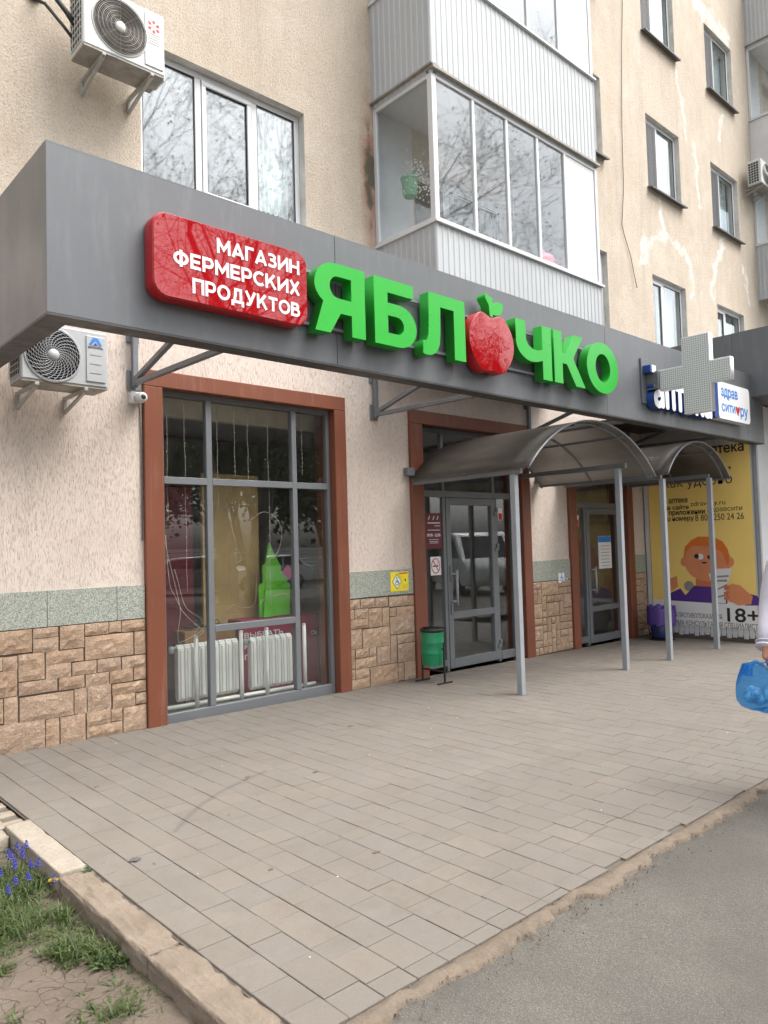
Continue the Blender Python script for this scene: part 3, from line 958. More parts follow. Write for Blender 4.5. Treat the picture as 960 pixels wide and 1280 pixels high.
ROWS = [(5.10, 6.48), (8.12, 9.55), (11.13, 12.6)]
WIN = [(0.03, 1.955, 5.12, 6.47)]
for z0, z1 in ROWS:
    WIN += [(6.95, 8.36, z0, z1), (9.94, 11.28, z0, z1), (12.72, 14.10, z0, z1)]
for z0, z1 in ROWS[1:]:
    WIN.append((0.03, 1.955, z0 + 0.02, z1 - 0.01))
BALD = [(3.7, 5.7, zb + 0.1, zb + 2.35) for zb in (4.15, 7.18, 10.2)]
up = MB()
holed(up, -8, 24, 4.3, 16, YP, WIN + BALD)
holed(up, 9.2, 24, -0.4, 4.3, YP, [])
up.add([(-8, YP, -0.4), (-8, 10, -0.4), (-8, 10, 16), (-8, YP, 16)], [(0, 1, 2, 3)])
up.add([(-8, YP, 16), (24, YP, 16), (24, 10, 16), (-8, 10, 16)], [(0, 1, 2, 3)])
up.add([(24, YP, -0.4), (24, 10, -0.4), (24, 10, 16), (24, YP, 16)], [(0, 1, 2, 3)])
up.add([(-8, 10, -0.4), (24, 10, -0.4), (24, 10, 16), (-8, 10, 16)], [(0, 1, 2, 3)])
up.build('upper_wall', M['stucco'], bld)
for h in WIN + BALD:
    rv = MB(); reveal(rv, h, YP, 0.3); rv.build('window_reveal', M['reveal'], bld)
# wall thickness behind the shop openings
for h in (SHOP, DOOR1, DOOR2):
    rv = MB(); reveal(rv, h, YP + 0.003, 0.4); rv.build('shop_reveal', M['brown'], bld)


def upvc(h, y, splits, glass, label=None, sash=None, net=None, curtain=None, tilt=None):
    """a white plastic window in hole h, outer frame face at y"""
    a, b, c, d = h
    fr = MB(); w = 0.065; dp = 0.06
    fr.box(a, b, y, y + dp, c, c + w).box(a, b, y, y + dp, d - w, d)
    fr.box(a, a + w, y + 0.002, y + dp - 0.002, c + w, d - w).box(b - w, b, y + 0.002, y + dp - 0.002, c + w, d - w)
    edges = [a + w] + [s for s in splits] + [b - w]
    for s in splits:
        fr.box(s - 0.035, s + 0.035, y + 0.001, y + dp - 0.003, c + w, d - w)
    wo = fr.build('window', M['white'], bld, bevel=0.005)
    for i in range(len(edges) - 1):
        l = edges[i] + (0.035 if i else 0); r = edges[i + 1] - (0.035 if i < len(edges) - 2 else 0)
        gz0, gz1 = c + w, d - w
        if sash and i in sash:
            s = MB(); sw = 0.055
            s.box(l + .004, r - .004, y - 0.012, y + 0.045, gz0 + .004, gz0 + sw).box(l + .004, r - .004, y - 0.012, y + 0.045, gz1 - sw, gz1 - .004)
            s.box(l + .004, l + sw, y - 0.010, y + 0.043, gz0 + sw, gz1 - sw).box(r - sw, r - .004, y - 0.010, y + 0.043, gz0 + sw, gz1 - sw)
            s.build('sash', M['white'], wo, bevel=0.004)
            l += sw; r -= sw; gz0 += sw; gz1 -= sw
        g = MB(); g.box(l - .003, r + .003, y + 0.02, y + 0.026, gz0 - .003, gz1 + .003)
        g.build('pane', glass, wo)
        gk = MB()      # black gasket
        gk.box(l, r, y + 0.008, y + 0.0195, gz0, gz0 + .007).box(l, r, y + 0.008, y + 0.0195, gz1 - .007, gz1)
        gk.box(l, l + .007, y + 0.008, y + 0.0195, gz0 + .007, gz1 - .007).box(r - .007, r, y + 0.008, y + 0.0195, gz0 + .007, gz1 - .007)
        gk.build('gasket', M['dark'], wo)
        if curtain and i in curtain:
            cb = MB(); nn = 26; hh = curtain[i]
            for k in range(nn):
                x0 = l + (r - l) * k / nn; x1 = l + (r - l) * (k + 1) / nn
                y0 = y + 0.17 + 0.02 * math.sin(k * 1.9); y1 = y + 0.17 + 0.02 * math.sin((k + 1) * 1.9)
                zb = gz0 + (gz1 - gz0) * hh
                cb.quad((x0, y0, zb), (x1, y1, zb), (x1, y1, gz1 + .05), (x0, y0, gz1 + .05))
            cb.build('curtain', M['curtain'], wo, True)
        if net and i in net:
            nb = MB(); nb.box(l - .02, r + .02, y - 0.025, y - 0.018, gz0 - .02, gz1 + .02)
            nb.build('insect_screen', M['net'], wo)
    return wo


def net_mat():
    n = NT('insect_mesh'); out = [q for q in n.t.nodes if q.type == 'OUTPUT_MATERIAL'][0]
    n.out((0.07, 0.07, 0.075), 0.6)
    tr = n.n('ShaderNodeBsdfTransparent'); mx = n.n('ShaderNodeMixShader'); mx.inputs[0].default_value = 0.35
    n.l(n.p.outputs[0], mx.inputs[1]); n.l(tr.outputs[0], mx.inputs[2]); n.l(mx.outputs[0], out.inputs[0])
    return n.m


M['net'] = net_mat()


def room(x0, x1, y0, y1, z0, z1, mat, floor=None):
    r = MB()
    r.quad((x0, y1, z0), (x1, y1, z0), (x1, y1, z1), (x0, y1, z1))
    r.quad((x0, y0, z0), (x0, y1, z0), (x0, y1, z1), (x0, y0, z1)); r.quad((x1, y0, z0), (x1, y0, z1), (x1, y1, z1), (x1, y1, z0))
    r.quad((x0, y0, z1), (x0, y1, z1), (x1, y1, z1), (x1, y0, z1))
    if not floor: r.quad((x0, y0, z0), (x1, y0, z0), (x1, y1, z0), (x0, y1, z0))
    o = r.build('room', mat, bld)
    if floor:
        f = MB(); f.quad((x0, y0, z0), (x1, y0, z0), (x1, y1, z0), (x0, y1, z0)); f.build('room_floor', floor, bld)


# the three-light window over the canopy, and the one above it
for k, h in enumerate([w for w in WIN if w[0] == 0.03]):
    wo = upvc(h, 0.15, [0.69, 1.36], M['glass_up'], sash=(1,), curtain={2: 0.12} if k == 0 else {0: 0.0, 2: 0.0})
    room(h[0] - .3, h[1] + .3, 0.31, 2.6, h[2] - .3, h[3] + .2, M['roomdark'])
    s = MB(); s.add([(h[0] - .03, 0.15, h[2] + 0.03), (h[1] + .03, 0.15, h[2] + .03), (h[1] + .03, -0.06, h[2] - .005), (h[0] - .03, -0.06, h[2] - .005),
                     (h[0] - .03, 0.15, h[2] + 0.026), (h[1] + .03, 0.15, h[2] + .026), (h[1] + .03, -0.06, h[2] - .03), (h[0] - .03, -0.06, h[2] - .03)],
                    [(0, 1, 2, 3), (7, 6, 5, 4), (0, 3, 7, 4), (1, 5, 6, 2), (3, 2, 6, 7), (0, 4, 5, 1)])
    s.build('sill', M['white'], wo)
for h in [w for w in WIN if w[0] > 2]:
    q = h[0] + (h[1] - h[0]) * 0.42
    upper = h[2] > 10
    wo = upvc(h, 0.14, [q], M['glass_up'], sash=(0,) if h[0] != 6.95 else (1,), net=(0,) if not (h[2] < 6) else (), curtain={1: 0.0, 0: 0.1})
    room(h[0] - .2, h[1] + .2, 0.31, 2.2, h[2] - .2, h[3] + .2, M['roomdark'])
    s = MB(); s.add([(h[0] - .04, 0.14, h[2] + 0.03), (h[1] + .04, 0.14, h[2] + .03), (h[1] + .04, -0.06, h[2] - .02), (h[0] - .04, -0.06, h[2] - .02),
                     (h[0] - .04, 0.14, h[2] + 0.02), (h[1] + .04, 0.14, h[2] + .02), (h[1] + .04, -0.06, h[2] - .05), (h[0] - .04, -0.06, h[2] - .05)],
                    [(0, 1, 2, 3), (7, 6, 5, 4), (0, 3, 7, 4), (1, 5, 6, 2), (3, 2, 6, 7), (0, 4, 5, 1)])
    s.build('sill', M['sill'], wo)
for h in BALD:
    upvc(h, 0.2, [h[0] + 0.8], M['glass_balc'], sash=(0,), curtain={1: 0.0})
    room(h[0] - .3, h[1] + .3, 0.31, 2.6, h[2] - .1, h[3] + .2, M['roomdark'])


# ------------------------------------------------------------------ glazed balconies
def corr(mb, p0, p1, z0, z1, nrm, pitch=0.092, depth=0.008):
    p0 = Vector(p0); p1 = Vector(p1); nrm = Vector(nrm); L = (p1 - p0).length; d = (p1 - p0) / L
    pts = []
    s = 0.0
    while s < L - 1e-6:
        for ds, o in ((0.0, 0.0), (0.012, depth), (0.030, depth), (0.042, 0.0)):
            if s + ds <= L: pts.append(p0 + d * (s + ds) + nrm * o)
        s += pitch
    pts.append(p1)
    vs_ = []; fs_ = []
    for p in pts:
        vs_ += [(p.x, p.y, z0), (p.x, p.y, z1)]
    for i in range(len(pts) - 1): fs_.append((2 * i, 2 * i + 2, 2 * i + 3, 2 * i + 1))
    mb.add(vs_, fs_)


def balcony(x0, x1, yf, zf, mullions, panel_from, lower='sheet', glazed=True, sill_z=1.05, top=2.78, ceiling=True):
    """one storey: floor at zf, parapet zf..zf+sill_z, glazing up to zf+top"""
    zs = zf + sill_z; zt = zf + top
    bo = MB(); bo.box(x0 + .03, x1 - .03, yf + .04, YP - .005, zf - .02, zf + .10)
    bal = bo.build('balcony', M['soffit'], bld)
    if lower == 'sheet':
        m = MB(); corr(m, (x0, yf, 0), (x1, yf, 0), zf - .08, zs, (0, -1, 0)); m.build('front_sheet', M['sheet'], bal)
        m = MB(); corr(m, (x0, yf + .002, 0), (x0, YP, 0), zf - .08, zs, (-1, 0, 0)); m.build('side_sheet', M['sheet'], bal)
        m = MB(); corr(m, (x1, yf + .002, 0), (x1, YP, 0), zf - .08, zs, (1, 0, 0)); m.build('side_sheet', M['sheet'], bal)
        sc = MB()
        for k in range(int((x1 - x0) / 0.276)):
            for zz in (zf + .12, zs - .42):
                sx = x0 + 0.12 + k * 0.276
                sc.lathe([(0.008, 0), (0.008, 0.006)], (sx, yf - .0065, zz), 'y', 6)
        sc.build('screw_heads', M['steel'], bal, kind='stuff')
    else:
        for (q0, q1) in ((x0 + .0, (x0 + x1) / 2 - .01), ((x0 + x1) / 2 + .01, x1)):
            m = MB(); m.box(q0, q1, yf, yf + .04, zf - .08, zs); m.build('parapet_panel', M['white'], bal, bevel=.004)
        m = MB(); m.box(x0, x0 + .04, yf + .042, YP, zf - .08, zs); m.build('parapet_panel', M['white'], bal, bevel=.004)
    # projecting sill
    s = MB(); s.box(x0 - .03, x1 + .03, yf - .04, yf + .07, zs + .002, zs + .035).box(x0 - .03, x0 + .07, yf + .072, YP - .003, zs + .002, zs + .035)
    s.box(x1 - .07, x1 + .03, yf + .072, YP - .003, zs + .002, zs + .035)
    s.build('sill', M['white'], bal, bevel=.004)
    # drip edge and ceiling of this storey
    dr = MB(); dr.box(x0 - .02, x1 + .02, yf - .05, yf + .08, zt + .0, zt + .03).box(x0 - .05, x0 + .08, yf - .05, YP - .003, zt + .031, zt + .05)
    dr.build('drip_edge', M['soffit'], bal)
    if ceiling:
        c = MB(); c.box(x0 + .04, x1 - .04, yf + .09, YP - .004, zt + .004, zt + .028); c.build('ceiling', M['white'], bal)
    ln = MB(); ln.box(x0 + .06, 3.66 if x0 < 5 else x0 + .7, YP - .014, YP - .006, zf + .11, zt); ln.box(5.74 if x0 < 5 else x0 + 2.0, x1 - .06, YP - .014, YP - .006, zf + .11, zt); ln.build('back_lining', M['white'], bal)
    g0, g1 = zs + .036, zt - .002
    f = MB()
    f.box(x0, x0 + .075, yf, yf + .075, g0, g1).box(x1 - .06, x1, yf, yf + .06, g0, g1)
    f.box(x0 + .075, x1 - .06, yf + .003, yf + .057, g1 - .07, g1).box(x0 + .075, x1 - .06, yf + .003, yf + .057, g0, g0 + .045)
    ed = [x0 + .075] + mullions + [panel_from]
    for mu in mullions: f.box(mu - .025, mu + .025, yf + .005, yf + .05, g0 + .045, g1 - .07)
    f.box(panel_from - .02, panel_from + .03, yf + .001, yf + .06, g0 + .045, g1 - .07)
    # left and right returns
    for xa, xb in ((x0 + .002, x0 + .05), (x1 - .05, x1 - .002)):
        f.box(xa, xb, yf + .076, YP - .004, g1 - .07, g1).box(xa, xb, yf + .076, YP - .004, g0, g0 + .045)
        f.box(xa, xb, YP - .06, YP - .004, g0 + .045, g1 - .07)
    f.build('frame', M['white'], bal, bevel=.004)
    for i in range(len(ed) - 1):
        l = ed[i] + (.025 if i else 0); r = ed[i + 1] - (.025 if i < len(ed) - 2 else .02)
        p = MB(); p.box(l - .004, r + .004, yf + .024, yf + .029, g0 + .04, g1 - .065); p.build('pane', M['glass_balc'], bal)
    p = MB(); p.box(x0 + .022, x0 + .027, yf + .07, YP - .055, g0 + .04, g1 - .065); p.build('pane', M['glass_balc'], bal)
    if panel_from < x1 - .1:
        p = MB(); p.box(panel_from + .03, x1 - .06, yf + .016, yf + .03, g0 + .04, g1 - .065); p.build('blank_panel', M['white'], bal)
    p = MB(); p.box(x1 - .03, x1 - .02, yf + .06, YP - .055, g0 + .04, g1 - .065); p.build('side_panel', M['white'], bal)
    return bal


BX0, BX1, BYF = 3.0, 6.43, -0.95
MU = [3.72, 4.36, 5.0]
for zf in (4.15, 7.18, 10.2):
    balcony(BX0, BX1, BYF, zf - 0.2, MU if zf < 7 else [3.8, 4.9, 5.6], 5.62, sill_z=1.22, top=2.98)
for k, zf in enumerate((7.08, 10.06, 13.05)):
    balcony(14.98, 18.4, -0.95, zf, [15.9, 16.8, 17.6], 17.9, lower='sheet' if k != 1 else 'panel', sill_z=1.18, top=2.95)

# ------------------------------------------------------------------ brown portals
def portal(x0, x1, xi0, xi1, zt, zi, name='portal_surround'):
    p = MB()
    p.box(x0, xi0, 0.0, 0.12, -0.2, zi - .001)
    o = p.build(name, M['brown'], bld, bevel=0.006)
    p = MB(); p.box(xi1, x1, 0.0, 0.12, -0.2, zi - .001); p.build('jamb_panel', M['brown'], o, bevel=0.006)
    p = MB(); p.box(x0, x1, 0.001, 0.12, zi, zt); p.build('lintel_panel', M['brown'], o, bevel=0.006)
    return o


portal(0.0, 2.41, 0.185, 2.245, 3.29, 3.135)
portal(3.45, 5.86, 3.66, 5.67, 3.27, 3.10)
portal(6.86, 8.78, 7.05, 8.60, 3.27, 3.10)

# ------------------------------------------------------------------ granite band and facing stones
def band(x0, x1, cuts):
    xs = [x0] + cuts + [x1]
    for i in range(len(xs) - 1):
        b = MB(); b.box(xs[i] + .002, xs[i + 1] - .002, 0.03, YP + .004, 0.995, 1.297)
        b.build('granite_slab', M['granite'], bld, bevel=.002)


band(-8, -0.003, [-7.2, -6.3, -5.4, -4.5, -3.6, -2.7, -1.8, -0.86, -0.265])
band(2.413, 3.447, []); band(5.863, 6.857, []); band(8.783, 9.19, [])
morts = []
for x0, x1 in ((-8, -.002), (2.412, 3.448), (5.862, 6.858), (8.782, 9.195)):
    mo = MB(); mo.box(x0, x1, 0.042, YP + .006, -0.3, 0.994)
    morts.append((x1, mo.build('stone_facing', M['mortar'], bld)))
SL = [(-1.296,-0.982,0.802,0.998),(-0.972,-0.773,0.907,0.996),(-0.973,-0.772,0.786,0.903),(-0.758,-0.557,0.793,0.994),(-0.548,-0.345,0.886,0.995),(-0.338,-0.231,0.893,0.987),(-0.222,0.001,0.886,0.986),(-0.549,-0.121,0.678,0.878),(-0.109,-0.001,0.675,0.877),(-1.297,-1.207,0.677,0.784),(-1.202,-1.095,0.672,0.781),(-1.086,-0.884,0.570,0.787),(-0.873,-0.565,0.681,0.784),(-0.874,-0.670,0.560,0.678),(-0.659,-0.454,0.560,0.670),(-0.444,-0.238,0.560,0.671),(-0.226,-0.004,0.558,0.664),(-1.297,-1.097,0.463,0.670),(-1.085,-0.783,0.457,0.561),(-0.770,-0.559,0.451,0.556),(-0.547,-0.345,0.445,0.554),(-0.336,-0.128,0.445,0.557),(-0.117,-0.006,0.449,0.556),(-1.298,-1.204,0.260,0.453),(-1.195,-1.094,0.243,0.457),(-1.079,-0.652,0.235,0.439),(-0.644,-0.542,0.233,0.444),(-0.534,-0.329,0.232,0.447),(-0.318,-0.008,0.337,0.435),(-0.311,-0.109,0.219,0.336),(-0.100,-0.004,0.231,0.325),(-1.299,-0.885,0.012,0.244),(-0.877,-0.771,0.008,0.231),(-0.760,-0.554,0.003,0.228),(-0.541,-0.335,0.111,0.233),(-0.326,-0.230,0.116,0.222),(-0.542,-0.231,0.003,0.107),(-0.219,-0.004,0.002,0.216)]
SM = [(2.425,2.576,0.876,0.968),(2.589,2.800,0.875,0.968),(2.810,3.012,0.869,0.966),(3.030,3.343,0.858,0.961),(3.352,3.445,0.855,0.955),(2.421,2.479,0.760,0.869),(2.492,2.699,0.758,0.869),(2.708,2.910,0.643,0.862),(2.920,3.025,0.637,0.855),(3.039,3.142,0.745,0.843),(3.154,3.445,0.738,0.844),(2.418,2.698,0.649,0.753),(3.040,3.445,0.526,0.735),(2.421,2.590,0.422,0.640),(2.605,3.029,0.411,0.630),(3.039,3.135,0.191,0.516),(3.150,3.445,0.410,0.512),(3.157,3.445,0.185,0.400),(2.421,2.479,0.205,0.414),(2.494,2.693,0.313,0.415),(2.703,2.807,0.311,0.410),(2.819,3.028,0.193,0.405),(2.490,2.806,0.192,0.304),(2.421,2.473,0.085,0.192),(2.486,2.695,0.083,0.187),(2.421,2.695,-0.030,0.076),(2.709,3.142,-0.040,0.183),(3.152,3.246,-0.03,0.175),(3.259,3.445,-0.038,0.180)]
SM = [(a, b, c, min(d + .012, .988)) if d > .94 else (a, b, c, d) for a, b, c, d in SM]
SL = [(a, min(b, -.006), c, min(d, .988)) for a, b, c, d in SL]


def ashlar(x0, x1, z0, z1, seed):
    """random ashlar on a grid of 0.105 units"""
    rr = random.Random(seed); u = 0.105
    nx = max(1, round((x1 - x0) / u)); nz = max(1, round((z1 - z0) / u))
    ux, uz = (x1 - x0) / nx, (z1 - z0) / nz
    used = [[False] * nz for _ in range(nx)]; out = []
    for j in range(nz - 1, -1, -1):
        for i in range(nx):
            if used[i][j]: continue
            cand = [(1, 1), (2, 1), (2, 1), (2, 2), (3, 1), (4, 2), (1, 2), (3, 2), (2, 1)]
            rr.shuffle(cand)
            for w, h in cand + [(1, 1)]:
                if i + w <= nx and j - h + 1 >= 0 and all(not used[i + a][j - b] for a in range(w) for b in range(h)): break
            for a in range(w):
                for b in range(h): used[i + a][j - b] = True
            g = 0.006
            out.append((x0 + i * ux + g, x0 + (i + w) * ux - g, z0 + (j - h + 1) * uz + g, z0 + (j + 1) * uz - g))
    return out


SR = ashlar(5.866, 6.854, -0.07, 0.99, 5) + ashlar(8.786, 9.19, -0.1, 0.99, 8)
SF = ashlar(-3.4, -1.302, 0.0, 0.99, 3)
for k, (a, b, c, d) in enumerate(SL + SM + SR + SF):
    nx = max(2, min(7, round((b - a) / 0.035))); nz = max(2, min(5, round((d - c) / 0.035)))
    vs_ = []; fs_ = []
    for j in range(nz + 1):
        for i in range(nx + 1):
            x = a + (b - a) * i / nx; z = c + (d - c) * j / nz
            edge = i in (0, nx) or j in (0, nz)
            y = 0.030 if edge else 0.021 - 0.013 * mnoise.fractal(Vector((x * 21, k * 3.7, z * 21)), 0.7, 2.1, 4)
            jx = 0 if edge else mnoise.noise(Vector((x * 30, k, z * 30))) * 0.008
            if edge:
                x += 0.003 * mnoise.noise(Vector((x * 25, k, z * 25))); z += 0.003 * mnoise.noise(Vector((x * 25, k + 9, z * 25)))
            vs_.append((x + jx, y, z))
    for j in range(nz):
        for i in range(nx):
            q = j * (nx + 1) + i; fs_.append((q, q + 1, q + nx + 2, q + nx + 1))
    n0 = len(vs_)
    ring = [i for i in range(nx + 1)] + [j * (nx + 1) + nx for j in range(1, nz + 1)] + [nz * (nx + 1) + i for i in range(nx - 1, -1, -1)] + [j * (nx + 1) for j in range(nz - 1, 0, -1)]
    for q in ring: vs_.append((vs_[q][0], 0.0425, vs_[q][2]))
    for i in range(len(ring)):
        fs_.append((ring[i], n0 + i, n0 + (i + 1) % len(ring), ring[(i + 1) % len(ring)]))
    MB().add(vs_, fs_).build('stone', M['stone'], [m_ for e_, m_ in morts if a < e_][0])

# ------------------------------------------------------------------ shop window
YG = 0.10                                             # aluminium face
def bars(parent, name, rects, y0, y1, mat, bevel=.003):
    b = MB()
    for i, (a, c, e, f) in enumerate(rects): b.box(a, c, y0 + (i % 3) * .0012, y1 - (i % 3) * .0012, e, f)
    return b.build(name, mat, parent, bevel=bevel)


sw = bars(bld, 'shop_window', [(0.187, 0.235, -0.1, 3.133), (2.20, 2.243, -0.1, 3.133), (0.687, 0.75, 0.07, 3.085), (1.722, 1.782, 0.07, 3.085),
                               (0.235, 2.20, 3.085, 3.133), (0.235, 2.20, -0.1, 0.065), (0.235, 0.687, 2.238, 2.305), (0.75, 1.722, 2.238, 2.305), (1.782, 2.20, 2.238, 2.305),
                               (0.75, 1.722, 0.785, 0.852)], YG, YG + .07, M['alu'])
for (a, c, e, f) in ((0.235, 0.687, 0.065, 2.238), (0.75, 1.722, 0.065, 0.785), (0.75, 1.722, 0.852, 2.238), (1.782, 2.20, 0.065, 2.238),
                     (0.235, 0.687, 2.305, 3.085), (0.75, 1.722, 2.305, 3.085), (1.782, 2.20, 2.305, 3.085)):
    p = MB(); p.box(a - .006, c + .006, YG + .028, YG + .036, e - .006, f + .006); p.build('pane', M['glass'], sw)

# ------------------------------------------------------------------ entrances
def hinge(x, z, par):
    h = MB(); h.box(x - .045, x + .03, 0.125, 0.149, z - .055, z - .01).box(x - .012, x + .03, 0.118, 0.149, z - .012, z + .05)
    h.build('hinge', M['alu'], par, bevel=.004)


def entrance(xa, xb, sides, leaf, zt, zh, mid):
    """aluminium screen xa..xb; leaf=(x0,x1); zt lintel; zh head of door; mid rail"""
    Y0 = 0.15
    l0, l1 = leaf; zb = gz(l0)
    rects = [(xa, xa + .06, zb - .05, zt), (xb - .06, xb, zb - .05, zt), (xa + .06, xb - .06, zt - .06, zt), (xa + .06, xb - .06, zh, zh + .085),
             (l0 - .055, l0 - .004, zb - .02, zh), (l1 + .004, l1 + .05, zb - .02, zh)]
    for s in sides: rects.append(s)
    fr = bars(bld, 'entrance', rects, Y0, Y0 + .07, M['alu'])
    d = bars(fr, 'door_leaf', [(l0, l0 + .085, zb + .012, zh - .006), (l1 - .085, l1, zb + .012, zh - .006), (l0 + .085, l1 - .085, zh - .10, zh - .006),
                               (l0 + .085, l1 - .085, zb + .012, zb + .13), (l0 + .085, l1 - .085, mid, mid + .085)], Y0 - .008, Y0 + .055, M['alu'])
    # panes
    def pane(a, c, e, f):
        p = MB(); p.box(a, c, Y0 + .024, Y0 + .032, e, f); p.build('pane', M['glass'], fr)
    pane(l0 + .08, l1 - .08, zb + .125, mid + .005); pane(l0 + .08, l1 - .08, mid + .08, zh - .095)
    return fr, pane


e1, pane = entrance(3.665, 5.665, [(3.725, 4.145, 0.0, .08), (4.15, 4.19, 2.285, 3.04), (5.18, 5.225, 2.285, 3.04), (5.275, 5.605, -.05, .06)], (4.2, 5.215), 3.10, 2.2, 0.6)
pane(3.72, 4.15, .07, 2.205); pane(5.26, 5.61, .05, 2.205)
pane(3.72, 4.155, 2.28, 3.045); pane(4.185, 5.185, 2.28, 3.045); pane(5.22, 5.61, 2.28, 3.045)
for z in (2.02, 1.52, 0.18): hinge(5.225, z, e1)
h = MB(); h.tube([(4.31, .085, .78), (4.31, .085, 1.24)], .019, 10); h.tube([(4.31, .085, .83), (4.24, .142, .83)], .012, 8).tube([(4.31, .085, 1.19), (4.24, .142, 1.19)], .012, 8)
h.build('door_handle', M['post'], e1, True)
b = MB(); b.box(4.23, 4.265, .122, .142, .66, .80).box(4.23, 4.265, .122, .142, 1.10, 1.3); b.build('lock_plate', M['alu'], e1, bevel=.004)
e2, pane = entrance(7.055, 8.595, [(7.115, 7.47, -.06, .04)], (7.53, 8.56), 3.10, 2.1, 0.42)
pane(7.11, 7.475, .03, 2.105); pane(7.11, 8.54, 2.18, 3.045)
h = MB(); h.tube([(7.66, .085, .72), (7.66, .085, 1.15)], .019, 10); h.tube([(7.66, .085, .77), (7.6, .142, .77)], .012, 8).tube([(7.66, .085, 1.1), (7.6, .142, 1.1)], .012, 8)
h.build('door_handle', M['post'], e2, True)

# ------------------------------------------------------------------ rooms behind the glass
room(-0.9, 3.3, 0.3, 3.2, -0.04, 3.2, M['room'], M['shopfloor'])
room(3.35, 6.4, 0.3, 3.4, -0.05, 3.2, M['room'], M['shopfloor'])
room(6.5, 9.1, 0.3, 3.0, -0.09, 3.2, M['cream'], M['shopfloor'])
b = MB(); b.box(-0.85, 3.25, 0.5, 0.62, 2.97, 3.15); b.build('ceiling_beam', M['cream'], bld)

# things seen through the shop window
t = thing('partition_board', 'tall tan display board standing inside the shop window', 'board', (1.5, 1.0, 0))
b = MB(); b.box(1.12, 1.86, 1.0, 1.05, 0.12, 2.46); b.build('panel', M['tan'], t, bevel=.005)
b = MB(); b.box(1.12, 1.17, 0.99, 1.3, -.03, .12).box(1.81, 1.86, 0.99, 1.3, -.03, .12); b.build('foot', M['woodbox'], t)
t = thing('partition_board', 'dark red display board at the left side inside the shop window', 'board', (.7, 1.1, 0))
b = MB(); b.box(0.42, 1.06, 1.1, 1.15, 0.1, 2.3); b.build('panel', M['maroon'], t, bevel=.005)
b = MB(); b.box(0.45, .5, 1.05, 1.35, -.03, .1).box(.98, 1.03, 1.05, 1.35, -.03, .1); b.build('foot', M['woodbox'], t)
t = thing('promo_box', 'crimson cardboard display box with white lettering behind the radiators', 'display box', (2.0, .7, 0))
b = MB(); b.box(1.42, 2.5, 0.72, 1.0, -.035, .80); b.build('box', M['crimson'], t, bevel=.008)
for s_, bx in (('ВЫБРАТЬ', (1.46, 1.98, .60, .66)), ('КРАБЫ', (1.46, 1.80, .48, .54)), ('ПР', (1.46, 1.62, .36, .42))):
    obj('lettering', text_mesh(s_, bx, (0, .72, 0), (1, 0, 0), (0, 0, 1), 0, .002, .035), M['white_sign'], t)
obj('lettering', text_mesh('СЬ', (2.38, 2.47, .55, .60), (0, .72, 0), (1, 0, 0), (0, 0, 1), 0, .002, .035), M['white_sign'], t)
t = thing('promo_figure', 'lime green faceted cardboard fir tree standing on the crimson box', 'cutout', (1.95, .82, .80))
fir = [(1.70, .81), (2.12, .81), (2.13, 1.17), (2.08, 1.2), (2.1, 1.22), (2.0, 1.34), (2.01, 1.37), (1.90, 1.56), (1.86, 1.66), (1.83, 1.56), (1.80, 1.42), (1.76, 1.4), (1.76, 1.2), (1.70, 1.17)]
obj('panel', shape_mesh([fir], (0, .80, 0), (1, 0, 0), (0, 0, 1), .03), M['lime'], t)
f2 = MB(); f2.add([(1.84, .80, .81), (1.84, .80, 1.6), (1.72, .72, .81), (1.86, .74, .81)], [(0, 1, 2), (1, 3, 2), (0, 3, 1), (0, 2, 3)]); f2.build('fold', M['lime'], t)
f3 = MB(); f3.add([(2.12, .78, 1.22), (2.2, .76, 1.30), (2.12, .8, 1.40), (2.04, .82, 1.30), (2.12, .84, 1.3)], [(0, 1, 2, 3), (0, 4, 1), (1, 4, 2), (2, 4, 3), (3, 4, 0)])
f3.build('bow', M['magenta'], t)
t = thing('crate', 'brown wooden crate with cables on top behind the left radiator', 'crate', (1.0, .85, 0))
b = MB(); b.box(0.75, 1.36, 0.74, 0.98, .0, .10).box(.75, 1.36, .74, .98, .12, .26).box(.75, 1.36, .74, .98, .28, .42).box(.75, 1.36, .74, .98, .44, .60)
b.box(.77, .82, .76, .8, -.035, .72).box(1.3, 1.34, .76, .8, -.035, .72).box(.75, 1.36, .739, .981, .62, .74); b.build('slats', M['woodbox'], t, bevel=.004)
cb = MB(); rr = random.Random(2)
for k in range(5):
    pts = [(0.8 + .5 * i / 7 + rr.uniform(-.04, .04), .84 + rr.uniform(-.06, .06), .755 + abs(rr.gauss(0, .025))) for i in range(8)]
    cb.tube(pts, .006, 5)
cb.build('cables', M['cable'], t, True)


def radiator(x0, n, label, z0=0.10, z1=0.66, y=0.36):
    t = thing('radiator', label, 'radiator', (x0, y, 0), 'radiators behind the shop window')
    pw = 0.077
    for k in range(n):
        x = x0 + k * pw
        s = MB()
        s.box(x + .004, x + pw - .004, y - .012, y + .07, z0 + .04, z1 - .03)
        s.box(x + .022, x + pw - .022, y - .03, y - .012, z0 + .05, z1 - .05)
        s.lathe([(.03, 0), (.03, pw - .006)], (x + .003, y + .03, z1 - .03), 'x', 10).lathe([(.028, 0), (.028, pw - .006)], (x + .003, y + .03, z0 + .04), 'x', 10)
        s.build('section', M['radiator'], t, bevel=.006)
    v = MB(); v.tube([(x0 - .05, y + .03, z1 - .03), (x0, y + .03, z1 - .03)], .018, 8).lathe([(.012, -.05), (.03, -.045), (.03, .0), (.02, .02)], (x0 - .05, y + .03, z1 - .03), 'z', 10)
    v.build('valve', M['post'], t, True)
    return t


